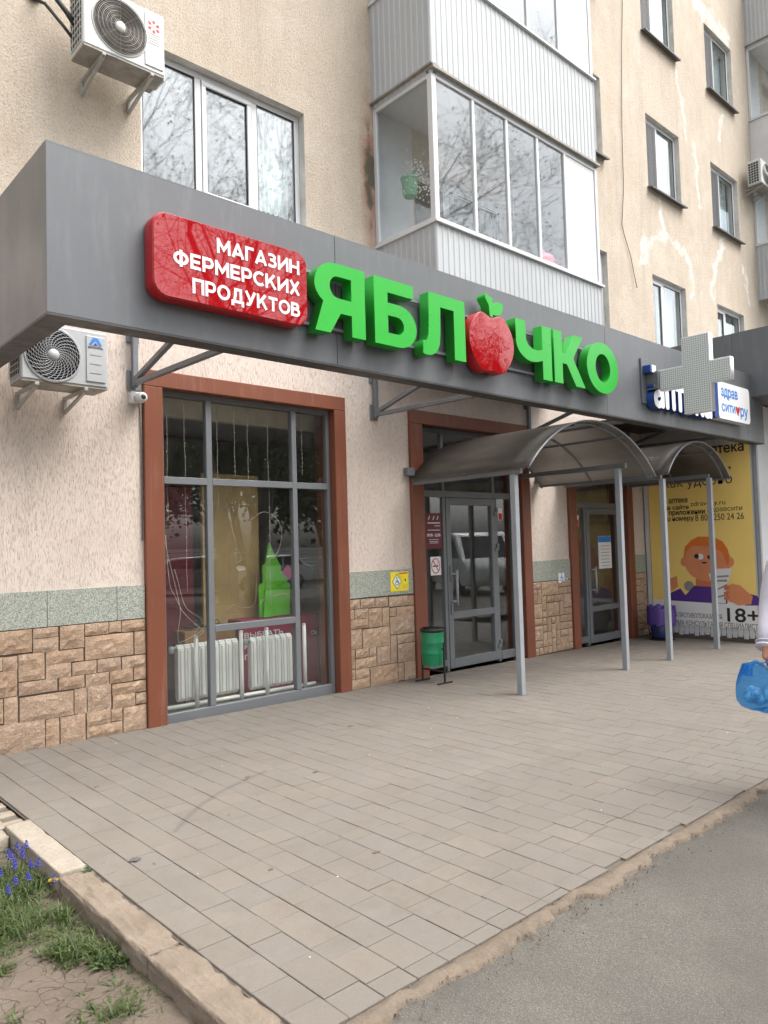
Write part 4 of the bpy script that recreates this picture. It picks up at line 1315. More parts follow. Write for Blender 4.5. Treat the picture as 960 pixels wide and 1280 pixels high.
radiator(0.47, 9, 'white radiator at the left behind the shop window, beside the crate', .09, .665)
radiator(1.31, 7, 'white radiator at the right behind the shop window, in front of the crimson box', .08, .65)
t = thing('heating_pipe', 'white heating pipe with uprights running along the foot of the shop window', 'pipe', (1.2, .32, 0))
b = MB(); b.tube([(.2, .30, .08), (2.11, .30, .065)], .021, 10); b.build('run', M['radiator'], t, True)
for x in (0.632, 1.145, 1.46, 1.955):
    b = MB(); b.tube([(x, .275, -.03), (x, .275, .735)], .022, 10).lathe([(.024, .735), (.018, .75), (0, .752)], (x, .275, 0), 'z', 10); b.build('upright', M['radiator'], t, True)
rr = random.Random(5)
for k, (x, zb) in enumerate(((.31, 1.9), (.50, 1.2), (.86, 2.0), (1.06, 2.35), (1.22, 2.05), (1.47, 1.0), (1.92, 2.4))):
    b = MB(); b.tube([(x + rr.uniform(-.006, .006), .19, 3.08 - (3.08 - zb) * i / 9) for i in range(10)], .0025, 4)
    for i in range(14):
        z = 3.05 - (3.05 - zb) * i / 14
        b.lathe([(0, z - .008), (.006, z), (0, z + .008)], (x + rr.uniform(-.004, .004), .188, 0), 'z', 5)
    lab = ('leftmost', 'second', 'third', 'fourth', 'fifth', 'sixth', 'rightmost')[k] + ' hanging light strand in the shop window, counted from the left'
    b.build('light_strand', M['wire'], None, label=lab, cat='light strand', group='light strands in the shop window')
for k, (lab, pts, r) in enumerate((
        ('pale cable drooping in a tangle at the left of the shop window', [(.29, .2, 1.75), (.33, .22, 1.3), (.40, .24, 1.15), (.47, .22, 1.0), (.62, .25, .86), (.70, .25, .78), (.58, .24, .74), (.66, .26, .84)], .0035),
        ('second pale cable hanging down to the left radiator valve', [(.25, .2, 2.1), (.28, .2, 1.7), (.40, .21, 1.2), (.44, .22, 1.0), (.42, .24, .8), (.44, .26, .7)], .003),
        ('cable rising from the left radiator valve to the window tangle', [(.44, .26, .70), (.55, .24, .74), (.70, .24, .82), (.66, .24, .92), (.50, .23, 1.05), (.42, .22, 1.3), (.38, .21, 1.42)], .003),
        ('pinkish neon tube bent into a loop behind the middle pane', [(1.18, .5, 1.1), (1.16, .5, 1.5), (1.22, .5, 1.55), (1.42, .5, 1.54), (1.48, .5, 1.48), (1.47, .5, 1.02), (1.3, .5, .96), (1.2, .5, 1.0), (1.12, .5, .94), (1.2, .5, .9), (1.34, .5, .88)], .004),
        ('thin looped neon tube in front of the green fir cutout', [(1.52, .5, .98), (1.6, .5, 1.04), (1.85, .5, 1.08), (1.9, .5, 1.05)], .004),
        ('curved neon tube arching above the green fir cutout', [(1.42, .5, 1.9), (1.6, .5, 2.0), (1.78, .5, 1.92), (1.84, .5, 1.75), (1.78, .5, 1.55), (1.66, .5, 1.45), (1.62, .5, 1.35), (1.62, .5, 1.15)], .004))):
    cu = MB(); P = [Vector(p) for p in pts]; sm = []
    for i in range(len(P) - 1):
        p0 = P[max(i - 1, 0)]; p1 = P[i]; p2 = P[i + 1]; p3 = P[min(i + 2, len(P) - 1)]
        for s_ in range(6):
            u = s_ / 6
            sm.append(0.5 * ((2 * p1) + (p2 - p0) * u + (2 * p0 - 5 * p1 + 4 * p2 - p3) * u * u + (3 * p1 - p0 - 3 * p2 + p3) * u ** 3))
    sm.append(P[-1]); cu.tube(sm, r, 6)
    cu.build('cable' if k < 3 else 'neon_tube', M['wire'] if k < 3 else M['pinktube'] if 'pinktube' in M else M['wire'], None, True, label=lab, cat='cable' if k < 3 else 'neon tube')

# ------------------------------------------------------------------ canopy with fascia
YF = -2.0
cp = thing('shop_canopy', 'long grey panelled fascia canopy wrapped around the shopfront', 'canopy', (-1.51, -2.0, 3.0))
cuts = [-1.508, 0.675, 4.66, 8.62, 9.29]
for i in range(len(cuts) - 1):
    b = MB(); b.box(cuts[i] + (.0025 if i else 0), cuts[i + 1] - .0025, YF, YF + .004, 3.02, 4.04); b.build('front_panel', M['fascia'], cp, bevel=.001)
b = MB(); b.box(-1.508, -1.504, YF + .0045, -0.78, 3.02, 4.04); b.build('side_panel', M['fascia'], cp)
b = MB(); b.box(-1.508, -1.504, -0.777, YP, 3.02, 4.04); b.build('side_panel', M['fascia'], cp)
b = MB(); b.box(-1.507, 9.288, YF + .001, YF + .16, 3.005, 3.0195).box(-1.507, -1.35, YF + .161, YP, 3.005, 3.0195); b.build('bottom_trim', M['fascia_edge'], cp)
b = MB(); b.box(-1.507, 9.288, YF + .001, YF + .12, 4.041, 4.052).box(-1.507, -1.39, YF + .121, YP, 4.041, 4.052); b.build('top_trim', M['fascia'], cp)
b = MB(); b.box(-1.5, 9.2, YF + .125, YF + .13, 3.021, 4.035); b.build('back_panel', M['post'], cp)
b = MB(); b.box(-1.36, -1.355, YF + .14, YP, 3.021, 4.035); b.build('back_panel', M['fascia_edge'], cp)
b = MB(); b.box(7.4, 9.2, YF + .5, YP - .002, 3.42, 3.45); b.build('soffit', M['fascia_edge'], cp)
for k, x in enumerate((-0.085, 2.88, 5.89, 8.7)):
    b = MB()
    b.obox((x, 0.0, 3.10), (x, 0.0, 3.68), .05, .05, (0, 1, 0))
    b.box(x - .06, x + .06, .03, .048, 3.08, 3.26).box(x - .06, x + .06, .03, .048, 3.52, 3.64)
    b.obox((x, -.02, 3.14), (x, -1.86, 3.115), .045, .045)
    b.obox((x, -.02, 3.17), (x, -1.8, 3.66), .045, .045)
    b.obox((x, -.02, 3.68), (x, -1.86, 3.68), .045, .045)
    b.obox((x, -1.85, 3.03), (x, -1.85, 4.0), .045, .045, (0, 1, 0))
    b.build('bracket', M['steel'], cp, bevel=.003)
b = MB(); b.obox((-1.3, -1.83, 3.06), (9.15, -1.83, 3.06), .04, .04).obox((-1.3, -1.83, 3.98), (9.15, -1.83, 3.98), .04, .04); b.build('runner', M['steel'], cp)

# ------------------------------------------------------------------ red sign board
O = (0, YF, 0); U = (1, 0, 0); V = (0, 0, 1)
rs = thing('sign_board', 'glossy red rounded sign board with three lines of white lettering on the grey fascia', 'sign', (-.3, YF, 3.2))
obj('box', shape_mesh([rrect(-0.91, 0.295, 3.215, 3.765, .10)], O, U, V, .115, .006, .012), M['red_side'], rs)
obj('face', shape_mesh([rrect(-0.905, 0.29, 3.22, 3.76, .096)], O, U, V, .008, 0.002, .1265), M['red'], rs, smooth=False)
for s_, bx in (('МАГАЗИН', (-.455, .222, 3.590, 3.692)), ('ФЕРМЕРСКИХ', (-.775, .222, 3.435, 3.537)), ('ПРОДУКТОВ', (-.64, .222, 3.275, 3.377))):
    obj('lettering', stroke_text(s_, bx, O, U, V, .003, .1345), M['white_sign'], rs)

# ------------------------------------------------------------------ green channel letters and the red apple
gl = thing('channel_letter_sign', 'bright green block letters with a red apple as one letter on the grey fascia', 'sign', (2.4, YF, 3.2))
B0, T0 = 3.212, 3.757
H_ = T0 - B0


def arc(cx, cy, rx, ry, a0, a1, n=14):
    return [(cx + rx * math.cos(R_(a0 + (a1 - a0) * k / n)), cy + ry * math.sin(R_(a0 + (a1 - a0) * k / n))) for k in range(n + 1)]


def L_(pts, x0, x1):                     # unit box -> wall
    return [(x0 + u * (x1 - x0), B0 + v * H_) for u, v in pts]


letters = {
    'ya': (0.355, 0.852, [
        [(1.0, 0), (1.0, 1.0)] + [(0.42, 1.0)] + arc(0.42, 0.665, 0.42, 0.335, 90, 180, 10)[1:] + arc(0.42, 0.665, 0.42, 0.30, 180, 232, 6)[1:] + [(0.0, 0.0), (0.29, 0.0), (0.50, 0.30), (0.72, 0.30), (0.72, 0.0)],
        arc(0.45, 0.665, 0.16, 0.155, 90, 270, 10) + [(0.72, 0.51), (0.72, 0.82)]]),
    'be': (0.952, 1.425, [
        [(0.0, 0.0), (0.0, 1.0), (0.93, 1.0), (0.93, 0.80), (0.31, 0.80), (0.31, 0.645), (0.56, 0.645)] + arc(0.56, 0.3225, 0.44, 0.3225, 90, -90, 14)[1:],
        [(0.31, 0.455), (0.31, 0.19), (0.53, 0.19)] + arc(0.53, 0.3225, 0.16, 0.1325, -90, 90, 8)[1:-1] + [(0.53, 0.455)]]),
    'el': (1.50, 2.045, [
        [(1.0, 0.0), (1.0, 1.0), (0.15, 1.0), (0.14, 0.55)] + [(0.125, 0.33), (0.10, 0.24), (0.05, 0.205), (0.0, 0.21), (-0.005, 0.0), (0.08, -0.015), (0.2, 0.0), (0.30, 0.06), (0.375, 0.18), (0.40, 0.38), (0.415, 0.80), (0.73, 0.80), (0.73, 0.0)]]),
    'che': (2.79, 3.375, [
        [(1.0, 0.0), (1.0, 1.0), (0.735, 1.0), (0.735, 0.55), (0.60, 0.51), (0.46, 0.52)] + [(0.34, 0.57), (0.275, 0.66), (0.262, 1.0), (0.0, 1.0), (0.0, 0.66)] + arc(0.44, 0.62, 0.44, 0.34, 172, 268, 10) + [(0.60, 0.30), (0.735, 0.345), (0.735, 0.0)]]),
    'ka': (3.42, 3.985, [
        [(0.0, 0.0), (0.0, 1.0), (0.262, 1.0), (0.262, 0.60), (0.395, 0.60), (0.665, 1.0), (0.955, 1.0), (0.615, 0.535), (1.0, 0.0), (0.69, 0.0), (0.40, 0.395), (0.262, 0.395), (0.262, 0.0)]]),
    'o': (4.03, 4.675, [ell(0.5, 0.5, 0.5, 0.52, 44), ell(0.5, 0.5, 0.235, 0.29, 36)]),
}
for key, (x0, x1, loops) in letters.items():
    lp = [L_(q, x0, x1) for q in loops]
    s = obj('letter', shape_mesh(lp, O, U, V, .10, 0, .035), M['green_side'], gl)
    obj('letter_face', shape_mesh(lp, O, U, V, .008, 0, .1355), M['green'], s)
# apple
def apple_outline(k=1.0):
    pts = []
    cx, cz = 2.42, 3.445
    for i in range(64):
        a = 2 * math.pi * i / 64
        r = 1.0 + 0.06 * math.cos(2 * a + math.pi) 
        x = 0.325 * math.cos(a) * (1 + 0.05 * math.sin(a)); z = 0.285 * math.sin(a)
        # dimples above and below
        d = math.exp(-((math.cos(a)) / 0.28) ** 2)
        z += (-0.045 if math.sin(a) > 0 else 0.028) * d
        z += 0.02 * math.exp(-((abs(math.cos(a)) - .5) / .25) ** 2) * (1 if math.sin(a) > 0 else -1)
        pts.append((cx + x * k, cz + z * k))
    return pts


ap = obj('apple', shape_mesh([apple_outline()], O, U, V, .115, .004, .035), M['red_side'], gl)
# domed glossy face
out = apple_outline(.985)
bm = bmesh.new(); cc = (2.42, 3.445); rings = []
for k in range(9):
    t = 1 - k / 8
    rings.append([bm.verts.new((cc[0] + (u - cc[0]) * t, YF - .150 - .010 * (1 - t ** 2.6) - .0035 * mnoise.noise(Vector(((cc[0] + (u - cc[0]) * t) * 13, 2, (cc[1] + (v - cc[1]) * t) * 13))) * t * min(1, (1 - t) * 6), cc[1] + (v - cc[1]) * t)) for u, v in out] if t > 0 else [bm.verts.new((cc[0], YF - .160, cc[1]))])
for k in range(8):
    for i in range(64):
        j = (i + 1) % 64
        if k < 7: bm.faces.new((rings[k][i], rings[k][j], rings[k + 1][j], rings[k + 1][i]))
        else: bm.faces.new((rings[k][i], rings[k][j], rings[8][0]))
bmesh.ops.recalc_face_normals(bm, faces=bm.faces)
me = bpy.data.meshes.new('apple_face'); bm.to_mesh(me); bm.free()
obj('apple_face', me, M['red'], ap, smooth=True)
obj('stalk', shape_mesh([[(2.395, 3.70), (2.435, 3.69), (2.45, 3.77), (2.44, 3.875), (2.34, 3.90), (2.335, 3.86), (2.385, 3.80)]], O, U, V, .10, 0, .05), M['green'], gl)
obj('leaf', shape_mesh([[(2.44, 3.73), (2.47, 3.81), (2.53, 3.862), (2.62, 3.862), (2.615, 3.79), (2.57, 3.74), (2.50, 3.725)]], O, U, V, .09, 0, .04), M['green'], gl)
b = MB()
for z in (3.285, 3.69): b.box(.30, 4.66, YF - .034, YF - .012, z - .011, z + .011)
b.build('rail', M['steel'], gl)

# ------------------------------------------------------------------ pharmacy signs
ph = thing('pharmacy_letter_sign', 'white lower-case pharmacy letters with navy sides at the right end of the fascia', 'sign', (6.3, YF, 3.15))
tm = text_mesh('аптека', (5.53, 7.15, 3.175, 3.54), O, U, V, .10, .02, .07); obj('letter_sides', tm, M['blue_side'], ph)
tm = text_mesh('аптека', (5.53, 7.15, 3.175, 3.54), O, U, V, 0, .1225, .07); obj('letter_faces', tm, M['white_sign'], ph)
obj('board', shape_mesh([rrect(5.47, 5.60, 3.60, 3.70, .015)], O, U, V, .10, 0, .02), M['blue_side'], ph)
obj('board_face', shape_mesh([rrect(5.50, 5.60, 3.605, 3.695, .015)], O, U, V, .006, 0, .1215), M['white_sign'], ph)
pb = thing('light_box', 'white rounded light box with blue two-line lettering beside the pharmacy letters', 'sign', (7.8, YF, 3.2))
obj('box', shape_mesh([rrect(7.33, 8.40, 3.215, 3.735, .06)], O, U, V, .13, 0, .01), M['white_sign'], pb)
obj('side_board', shape_mesh([rrect(7.20, 7.325, 3.215, 3.735, .02)], O, U, V, .125, 0, .01), M['blue_side'], pb)
obj('lettering', text_mesh('здрав', (7.42, 7.98, 3.49, 3.655), O, U, V, 0, .1412, .03), M['blue_ink'], pb)
obj('lettering', text_mesh('сити', (7.42, 7.88, 3.32, 3.435), O, U, V, 0, .1412, .03), M['blue_ink'], pb)
obj('lettering', text_mesh('ру', (8.05, 8.32, 3.26, 3.435), O, U, V, 0, .1412, .03), M['blue_ink'], pb)
hp = [(7.965, 3.30), (7.90, 3.385), (7.90, 3.425), (7.93, 3.44), (7.965, 3.41), (8.0, 3.44), (8.03, 3.425), (8.03, 3.385)]
obj('heart', shape_mesh([hp], O, U, V, .002, 0, .1405), M['heart'], pb)
# the projecting cross, square to the fascia
cs = thing('cross_sign', 'projecting white perforated pharmacy cross on a plate bracket in front of the fascia', 'sign', (5.6, -2.0, 3.5))
CX = 5.60
UC, VC = (0, -1, 0), (0, 0, 1)
yl, yr, a0, a1 = 2.16, 3.015, 2.455, 2.785
zb_, zt_, z0_, z1_ = 3.045, 3.965, 3.375, 3.635
# image-left arm starts at the bracket
poly = [(yl, z0_), (a0, z0_), (a0, zb_), (a1, zb_), (a1, z0_), (yr, z0_), (yr, z1_), (a1, z1_), (a1, zt_), (a0, zt_), (a0, z1_), (yl, z1_)]
obj('case', shape_mesh([poly], (CX + .10, 0, 0), UC, VC, .092, .003, 0), M['white_sign'], cs)
pin = [(u + (0.012 if u in (yl, a0) else -0.012), v + (.012 if v in (zb_, z0_) else -.012)) for u, v in poly]
obj('perforated_face', shape_mesh([pin], (CX + .10, 0, 0), UC, VC, .004, 0, .0935), M['perf'], cs)
obj('perforated_face', shape_mesh([pin], (CX + .10, 0, 0), UC, VC, .004, 0, -.005), M['perf'], cs)
b = MB(); b.box(5.44, 5.62, YF - .022, YF - .001, 3.235, 3.79); b.build('wall_plate', M['fascia'], cs, bevel=.003)
b = MB(); b.box(5.55, 5.64, -2.17, YF - .022, 3.40, 3.62); b.build('arm', M['fascia'], cs, bevel=.003)
# weed sprouting on the fascia behind the cross
def sprout(name, base, h, n, mat, lab, cat, rs_=1, size=.03, spread=.25, group=None):
    rr = random.Random(rs_); t = thing(name, lab, cat, base, group); bs = Vector(base)
    st = MB(); lf = MB()
    for s_ in range(max(1, n // 8)):
        top = bs + Vector((rr.uniform(-spread, spread) * h, rr.uniform(-spread, spread) * h, h * rr.uniform(.75, 1)))
        st.tube([bs, bs.lerp(top, .5) + Vector((rr.uniform(-.02, .02), 0, 0)), top], [.004, .003, .002], 4)
        for k in range(8):
            c = bs.lerp(top, rr.uniform(.35, 1.0)); a = rr.uniform(0, 6.28); d = Vector((math.cos(a), math.sin(a), rr.uniform(-.3, .5))) * size * rr.uniform(.7, 1.4)
            w = d.cross(Vector((0, 0, 1))).normalized() * size * .3
            lf.add([c, c + d * .5 + w, c + d, c + d * .5 - w], [(0, 1, 2, 3)])
    st.build('stem', M['weed'], t); lf.build('leaves', mat, t)
    return t


sprout('weed_sprout', (7.05, -1.95, 4.05), .30, 16, M['weed'], 'small green weed sprouting on top of the fascia behind the cross', 'weed', 3, .05, .12)

# ------------------------------------------------------------------ barrel-vault porch roofs
def vault(x0, x1, zs, za, yb, yf, beams, posts, lab, zbeam):
    t = thing('porch_canopy', lab, 'canopy', ((x0 + x1) / 2, yf, 0))
    cx = (x0 + x1) / 2; hw = (x1 - x0) / 2; ri = za - zs
    Rr = (hw * hw + ri * ri) / (2 * ri); cz = za - Rr; am = math.asin(hw / Rr)
    def pt(a, r, y): return (cx + r * math.sin(a), y, cz + r * math.cos(a))
    n = 28
    s = MB(); vs_ = []; fs_ = []
    ys = [yb + (yf - yb) * k / 6 for k in range(7)]
    for y in ys:
        for k in range(n + 1):
            a = -am + 2 * am * k / n; vs_.append(pt(a, Rr, y))
    m = n + 1
    for j in range(6):
        for k in range(n): fs_.append((j * m + k, j * m + k + 1, (j + 1) * m + k + 1, (j + 1) * m + k))
    s.add(vs_, fs_)
    o = s.build('sheet', M['poly'], t, True)
    sol = o.modifiers.new('thick', 'SOLIDIFY'); sol.thickness = .01; sol.offset = -1
    for y in (yb - .03, yb + (yf - yb) * .48, yf + .10):
        b = MB(); b.tube([pt(-am + 2 * am * k / n, Rr - .028, y) for k in range(n + 1)], .017, 6); b.build('rib', M['steel'], t, True)
    b = MB(); b.tube([pt(-am + 2 * am * k / n, Rr - .004, yf + .001) for k in range(n + 1)], .010, 6); b.build('rim', M['post'], t, True)
    for a in (-am * .98, -am * .62, -am * .28, am * .1, am * .42, am * .98):
        b = MB(); b.obox(pt(a, Rr - .03, yb), pt(a, Rr - .03, yf + .03), .028, .028); b.build('purlin', M['steel'], t)
    for x in beams:
        zq = zbeam if x > cx else zs - .035
        b = MB(); b.obox((x, yb, zq), (x, yf + .16, zq), .05, .06); b.build('beam', M['steel'], t, bevel=.003)
    for x, y in posts:
        b = MB(); b.box(x - .034, x + .034, y - .034, y + .034, gz(x) - .02, (zbeam if x > cx else zs - .035) - .031); b.build('post', M['post'], t, bevel=.004)
        b = MB(); b.box(x - .05, x + .05, y - .05, y + .05, gz(x) - .01, gz(x) + .006); b.build('foot_plate', M['steel'], t)
    b = MB(); b.box(x0 - .05, x0 + .07, -.03, .049, zs + .05, zs + .15); b.build('wall_bracket', M['steel'], t, bevel=.003)
    b = MB(); b.box(x1 - .07, x1 + .05, -.03, .049, zs + .05, zs + .15); b.build('wall_bracket', M['steel'], t, bevel=.003)
    return t


vault(3.40, 6.12, 2.385, 2.985, -0.01, -1.80, (3.47, 5.66), ((3.48, -1.53), (5.65, -1.53)), 'smoked arched porch roof on two posts over the nearer entrance', 2.52)
vault(6.62, 8.62, 2.46, 2.96, -0.01, -1.72, (6.74, 8.25), ((6.755, -1.56), (8.24, -1.56)), 'smaller smoked arched porch roof on two posts over the farther entrance', 2.50)

# ------------------------------------------------------------------ annex at the right with the yellow banner
an = thing('annex', 'low white-sided annex with a grey fascia at the right end of the shopfront', 'building', (9.2, -1, 0))
AX = 9.2
b = MB(); b.box(AX + .03, 20, -1.84, YP - .01, 0.0, 3.68); b.build('wall', M['white'], an)
b = MB(); b.box(AX + .01, 20.01, -1.86, YP - .012, -0.35, -0.002); b.build('plinth', M['mortar'], an)
for k in range(21):
    y0 = -1.83 + k * 0.0885
    b = MB(); b.box(AX + .006, AX + .03, y0 + .004, y0 + .0845, -.035 - .03 * ((k * 7) % 3) / 2, 3.2); b.build('siding_board', M['white'], an, bevel=.006)
b = MB(); b.box(AX - .015, AX + .05, -1.905, -1.842, -.1, 3.68); b.build('corner_trim', M['post'], an, bevel=.005)
b = MB(); b.box(8.85, 20, -3.4, -1.75, 3.70, 4.745); b.build('fascia', M['fascia'], an, bevel=.002)
b = MB(); b.box(8.85, 20, -1.747, YP - .02, 3.702, 4.743); b.build('fascia', M['fascia'], an, bevel=.002)
bn = thing('advert_banner', 'tall yellow pharmacy advert banner with cartoon red-haired figure on the annex wall', 'banner', (AX, -.9, .1))
OB, UB, VB = (AX, 0, 0), (0, -1, 0), (0, 0, 1)


def flat(name, pts, mat, lvl, par=bn, O_=OB, U_=UB, V_=VB, holes=()):
    return obj(name, shape_mesh([pts] + list(holes), O_, U_, V_, .0008, 0, .004 + .0012 * lvl), mat, par)


obj('vinyl', shape_mesh([[(.07, .10), (1.80, .10), (1.80, 3.06), (.07, 3.06)]], OB, UB, VB, .003, 0, .0), M['yellow'], bn)
flat('white_strip', [(.07, .10), (1.80, .10), (1.80, .515), (.07, .515)], M['banner_white'], 0)
flat('picture', ell(.72, .76, .085, .085, 20), M['grey_print'], 1)        # round pill in the raised hand
me = None
def ppx(x, y):                                                              # banner coordinates measured on the wall
    return (.654 + (x - 855) * .01323 + (700 - y) * .0006, 1.197 + (700 - y) * .0132)


def pz(lst): return [ppx(780 + a / 5.333, 680 + b / 5.333) for a, b in lst]


flat('picture', pz([(470, 280), (455, 300), (410, 345), (375, 300), (300, 335), (300, 385), (590, 392), (640, 392), (690, 393), (690, 300), (590, 280)]), M['purple_print'], 1)
flat('picture', pz([(830, 325), (875, 335), (915, 395), (800, 400)]), M['purple_print'], 1)
flat('picture', pz([(300, 235), (350, 215), (360, 290), (310, 322), (295, 300)]), M['skin_print'], 2)
flat('picture', pz([(485, 220), (590, 220), (595, 285), (480, 282)]), M['skin_dark_print'], 2)
flat('picture', ell(*ppx(780 + 560 / 5.333, 680 + 115 / 5.333), .385, .335, 36), M['skin_print'], 3)
for ex in (400, 712): flat('picture', ell(*ppx(780 + ex / 5.333, 680 + 120 / 5.333), .055, .075, 16), M['skin_print'], 2)
hair = pz([(398, 110), (408, 20), (450, -25), (500, -50), (600, -45), (660, -15), (695, 40), (705, 120), (690, 150), (660, 60), (600, 25), (520, 10), (455, 15), (420, 50)])
flat('picture', hair, M['orange_hair'], 4)
flat('picture', ell(*ppx(780 + 515 / 5.333, 680 + 85 / 5.333), .05, .05, 16), M['banner_white'], 4)
flat('picture', ell(*ppx(780 + 488 / 5.333, 680 + 82 / 5.333), .04, .04, 14), M['ink'], 5)
flat('picture', ell(*ppx(780 + 575 / 5.333, 680 + 88 / 5.333), .036, .036, 14), M['ink'], 5)
flat('picture', ell(*ppx(780 + 540 / 5.333, 680 + 120 / 5.333), .045, .028, 14, 180, 360), M['ink'], 5)
flat('picture', pz([(570, 200), (620, 165), (715, 162), (715, 200), (690, 260), (680, 390), (630, 388), (600, 300)]), M['banner_white'], 4)
for a in ((590, 215, 700, 205), (600, 240, 690, 235), (620, 300, 690, 262), (628, 345, 680, 330)):
    flat('picture', pz([(a[0], a[1]), (a[2], a[3]), (a[2], a[3] + 14), (a[0], a[1] + 10)]), M['grey_print'], 5)
flat('picture', pz([(680, 280), (720, 262), (770, 270), (850, 340), (840, 390), (760, 400), (700, 370), (690, 330)]), M['skin_print'], 6)
for k in range(3): flat('picture', pz([(668, 285 + k * 32), (700, 275 + k * 32), (705, 297 + k * 32), (672, 305 + k * 32)]), M['skin_dark_print'], 7)


def btext(s_, x0, x1, yb, yt, bold=.0, mat='ink', lvl=1):
    a = ppx(x0, yb); c = ppx(x1, yt)
    obj('lettering', text_mesh(s_, (a[0], c[0], a[1], c[1]), OB, UB, VB, 0, .005 + .0012 * lvl, bold * 1.6), M[mat], bn)


btext('аптека', 881, 929, 569, 559, .022)
btext('как удобно', 829, 915, 610, 594, .0)
btext(',', 911, 914, 590, 586)
btext('в аптеке', 829, 860, 627, 621, .018)
btext('на сайте', 829, 861.5, 635.5, 629.5, .018); btext('zdravcity.ru', 864, 907, 634, 626)
btext('в приложении', 829, 882, 644, 637, .018); btext('Здравсити', 885, 927, 642, 634)
btext('по номеру', 829, 868, 651.5, 645, .018); btext('8 800 250 24 26', 870, 929, 651, 643)
btext('18+', 909.5, 946.5, 775.5, 758.5, .014)
btext('ИМЕЮТСЯ ПРОТИВОПОКАЗАНИЯ,', 821, 904, 774, 767, .0)
btext('НЕОБХОДИМА КОНСУЛЬТАЦИЯ СПЕЦИАЛИСТА', 815, 949, 784, 776.5, .0)

# ------------------------------------------------------------------ air conditioners
def air_con(x0, x1, yf, z0, z1, fan, fr, style, lab, mat, brackets):
    t = thing('air_conditioner', lab, 'air conditioner', ((x0 + x1) / 2, yf, z0), 'outdoor air conditioning units')
    yb = yf + .30
    bm_ = MB(); bm_.box(x0, x1, yf, yb, z0 + .012, z1)
    cs_ = bm_.build('casing', mat, t, bevel=.012)
    b = MB(); b.box(x0 + .006, x1 - .006, yf + .006, yb - .004, z0, z0 + .0118); b.build('base_tray', M['acbase'], t)
    fx, fz = fan
    b = MB(); b.lathe([(fr, -.002), (fr + .012, -.010), (fr + .018, -.003), (fr + .018, .0005)], (fx, yf, fz), 'y', 40); b.build('fan_ring', mat, t, True)
    b = MB(); b.lathe([(0, -.003), (fr, -.003)], (fx, yf, fz), 'y', 40); b.build('fan_recess', M['acdark'], t)
    # fan blades behind the guard
    b = MB()
    for k in range(3):
        a = 2 * math.pi * k / 3
        pts = []
        for r, da in ((.04, -.25), (fr * .9, -.5), (fr * .9, .35), (.04, .35)):
            pts.append((fx + r * math.cos(a + da), yf - .006, fz + r * math.sin(a + da)))
        b.add(pts, [(0, 1, 2, 3)])
    b.build('fan_blades', M['acdark'], t)
    g = MB()
    if style == 'rings':
        rs_ = [fr * (.22 + .78 * k / 15) for k in range(16)]
        for i, r in enumerate(rs_):
            th = .0022 if i % 3 else .0042
            g.tube([(fx + r * math.cos(2 * math.pi * k / 40), yf - .016, fz + r * math.sin(2 * math.pi * k / 40)) for k in range(41)], th, 4, False)
        for k in range(8):
            a = 2 * math.pi * k / 8
            g.tube([(fx + .05 * math.cos(a), yf - .015, fz + .05 * math.sin(a)), (fx + fr * math.cos(a), yf - .008, fz + fr * math.sin(a))], .0025, 4)
    else:
        for k in range(26):
            a = 2 * math.pi * k / 26
            g.tube([(fx + r * math.cos(a - 1.1 * (r / fr) ** 1.2), yf - .015, fz + r * math.sin(a - 1.1 * (r / fr) ** 1.2)) for r in [.04 + (fr - .04) * q / 7 for q in range(8)]], .0023, 4)
        for r in [fr * (.3 + .7 * k / 8) for k in range(9)]:
            g.tube([(fx + r * math.cos(2 * math.pi * k / 36), yf - .014, fz + r * math.sin(2 * math.pi * k / 36)) for k in range(37)], .0014, 4, False)
    g.build('fan_guard', M['acgrille'] if style == 'rings' else M['acgrey'], t)
    b = MB(); b.lathe([(0, -.022), (.04, -.021), (.045, -.012), (.045, -.003)], (fx, yf, fz), 'y', 20); b.build('hub', mat, t, True)
    # service cover
    cx0 = x0 + (x1 - x0) * .735
    b = MB(); b.box(cx0, x1 - .02, yf - .010, yf + .002, z0 + .05, z1 - .04); pc = b.build('service_cover', mat, t, bevel=.006)
    b = MB()
    for k in range(4 if style != 'rings' else 5):
        z = z0 + (.12 + .075 * k if style != 'rings' else .26 + .022 * k)
        b.box(cx0 + .03, x1 - .055, yf - .0122, yf - .0095, z, z + (.006 if style != 'rings' else .004))
    b.build('cover_grooves', M['acgrille'], pc)
    # side grille
    b = MB(); b.box(x0 - .003, x0 + .001, yf + .05, yb - .03, z0 + .05, z1 - .05); b.build('coil', M['acdark'], t)
    b = MB()
    for k in range(9): 
        z = z0 + .05 + (z1 - z0 - .1) * k / 8; b.box(x0 - .010, x0 - .003, yf + .045, yb - .025, z - .004, z + .004)
    for k in range(5):
        y = yf + .05 + (yb - yf - .08) * k / 4; b.box(x0 - .012, x0 - .0105, y - .004, y + .004, z0 + .045, z1 - .045)
    b.build('side_grille', mat, t)
    for x in brackets:
        b = MB(); b.obox((x, yf - .01, z0 - .016), (x, .045, z0 - .016), .032, .026); b.obox((x, .03, z0 - .15), (x, .03, z0 - .0), .03, .026, (0, 1, 0))
        b.obox((x, yf + .02, z0 - .03), (x, .03, z0 - .135), .028, .022); b.build('wall_bracket', M['acbracket'], t, bevel=.003)
    v = MB(); v.box(x1 - .001, x1 + .03, yf + .06, yb - .05, z0 + .01, z0 + .2); v.build('valve_cover', mat, t, bevel=.01)
    return t, pc, cx0


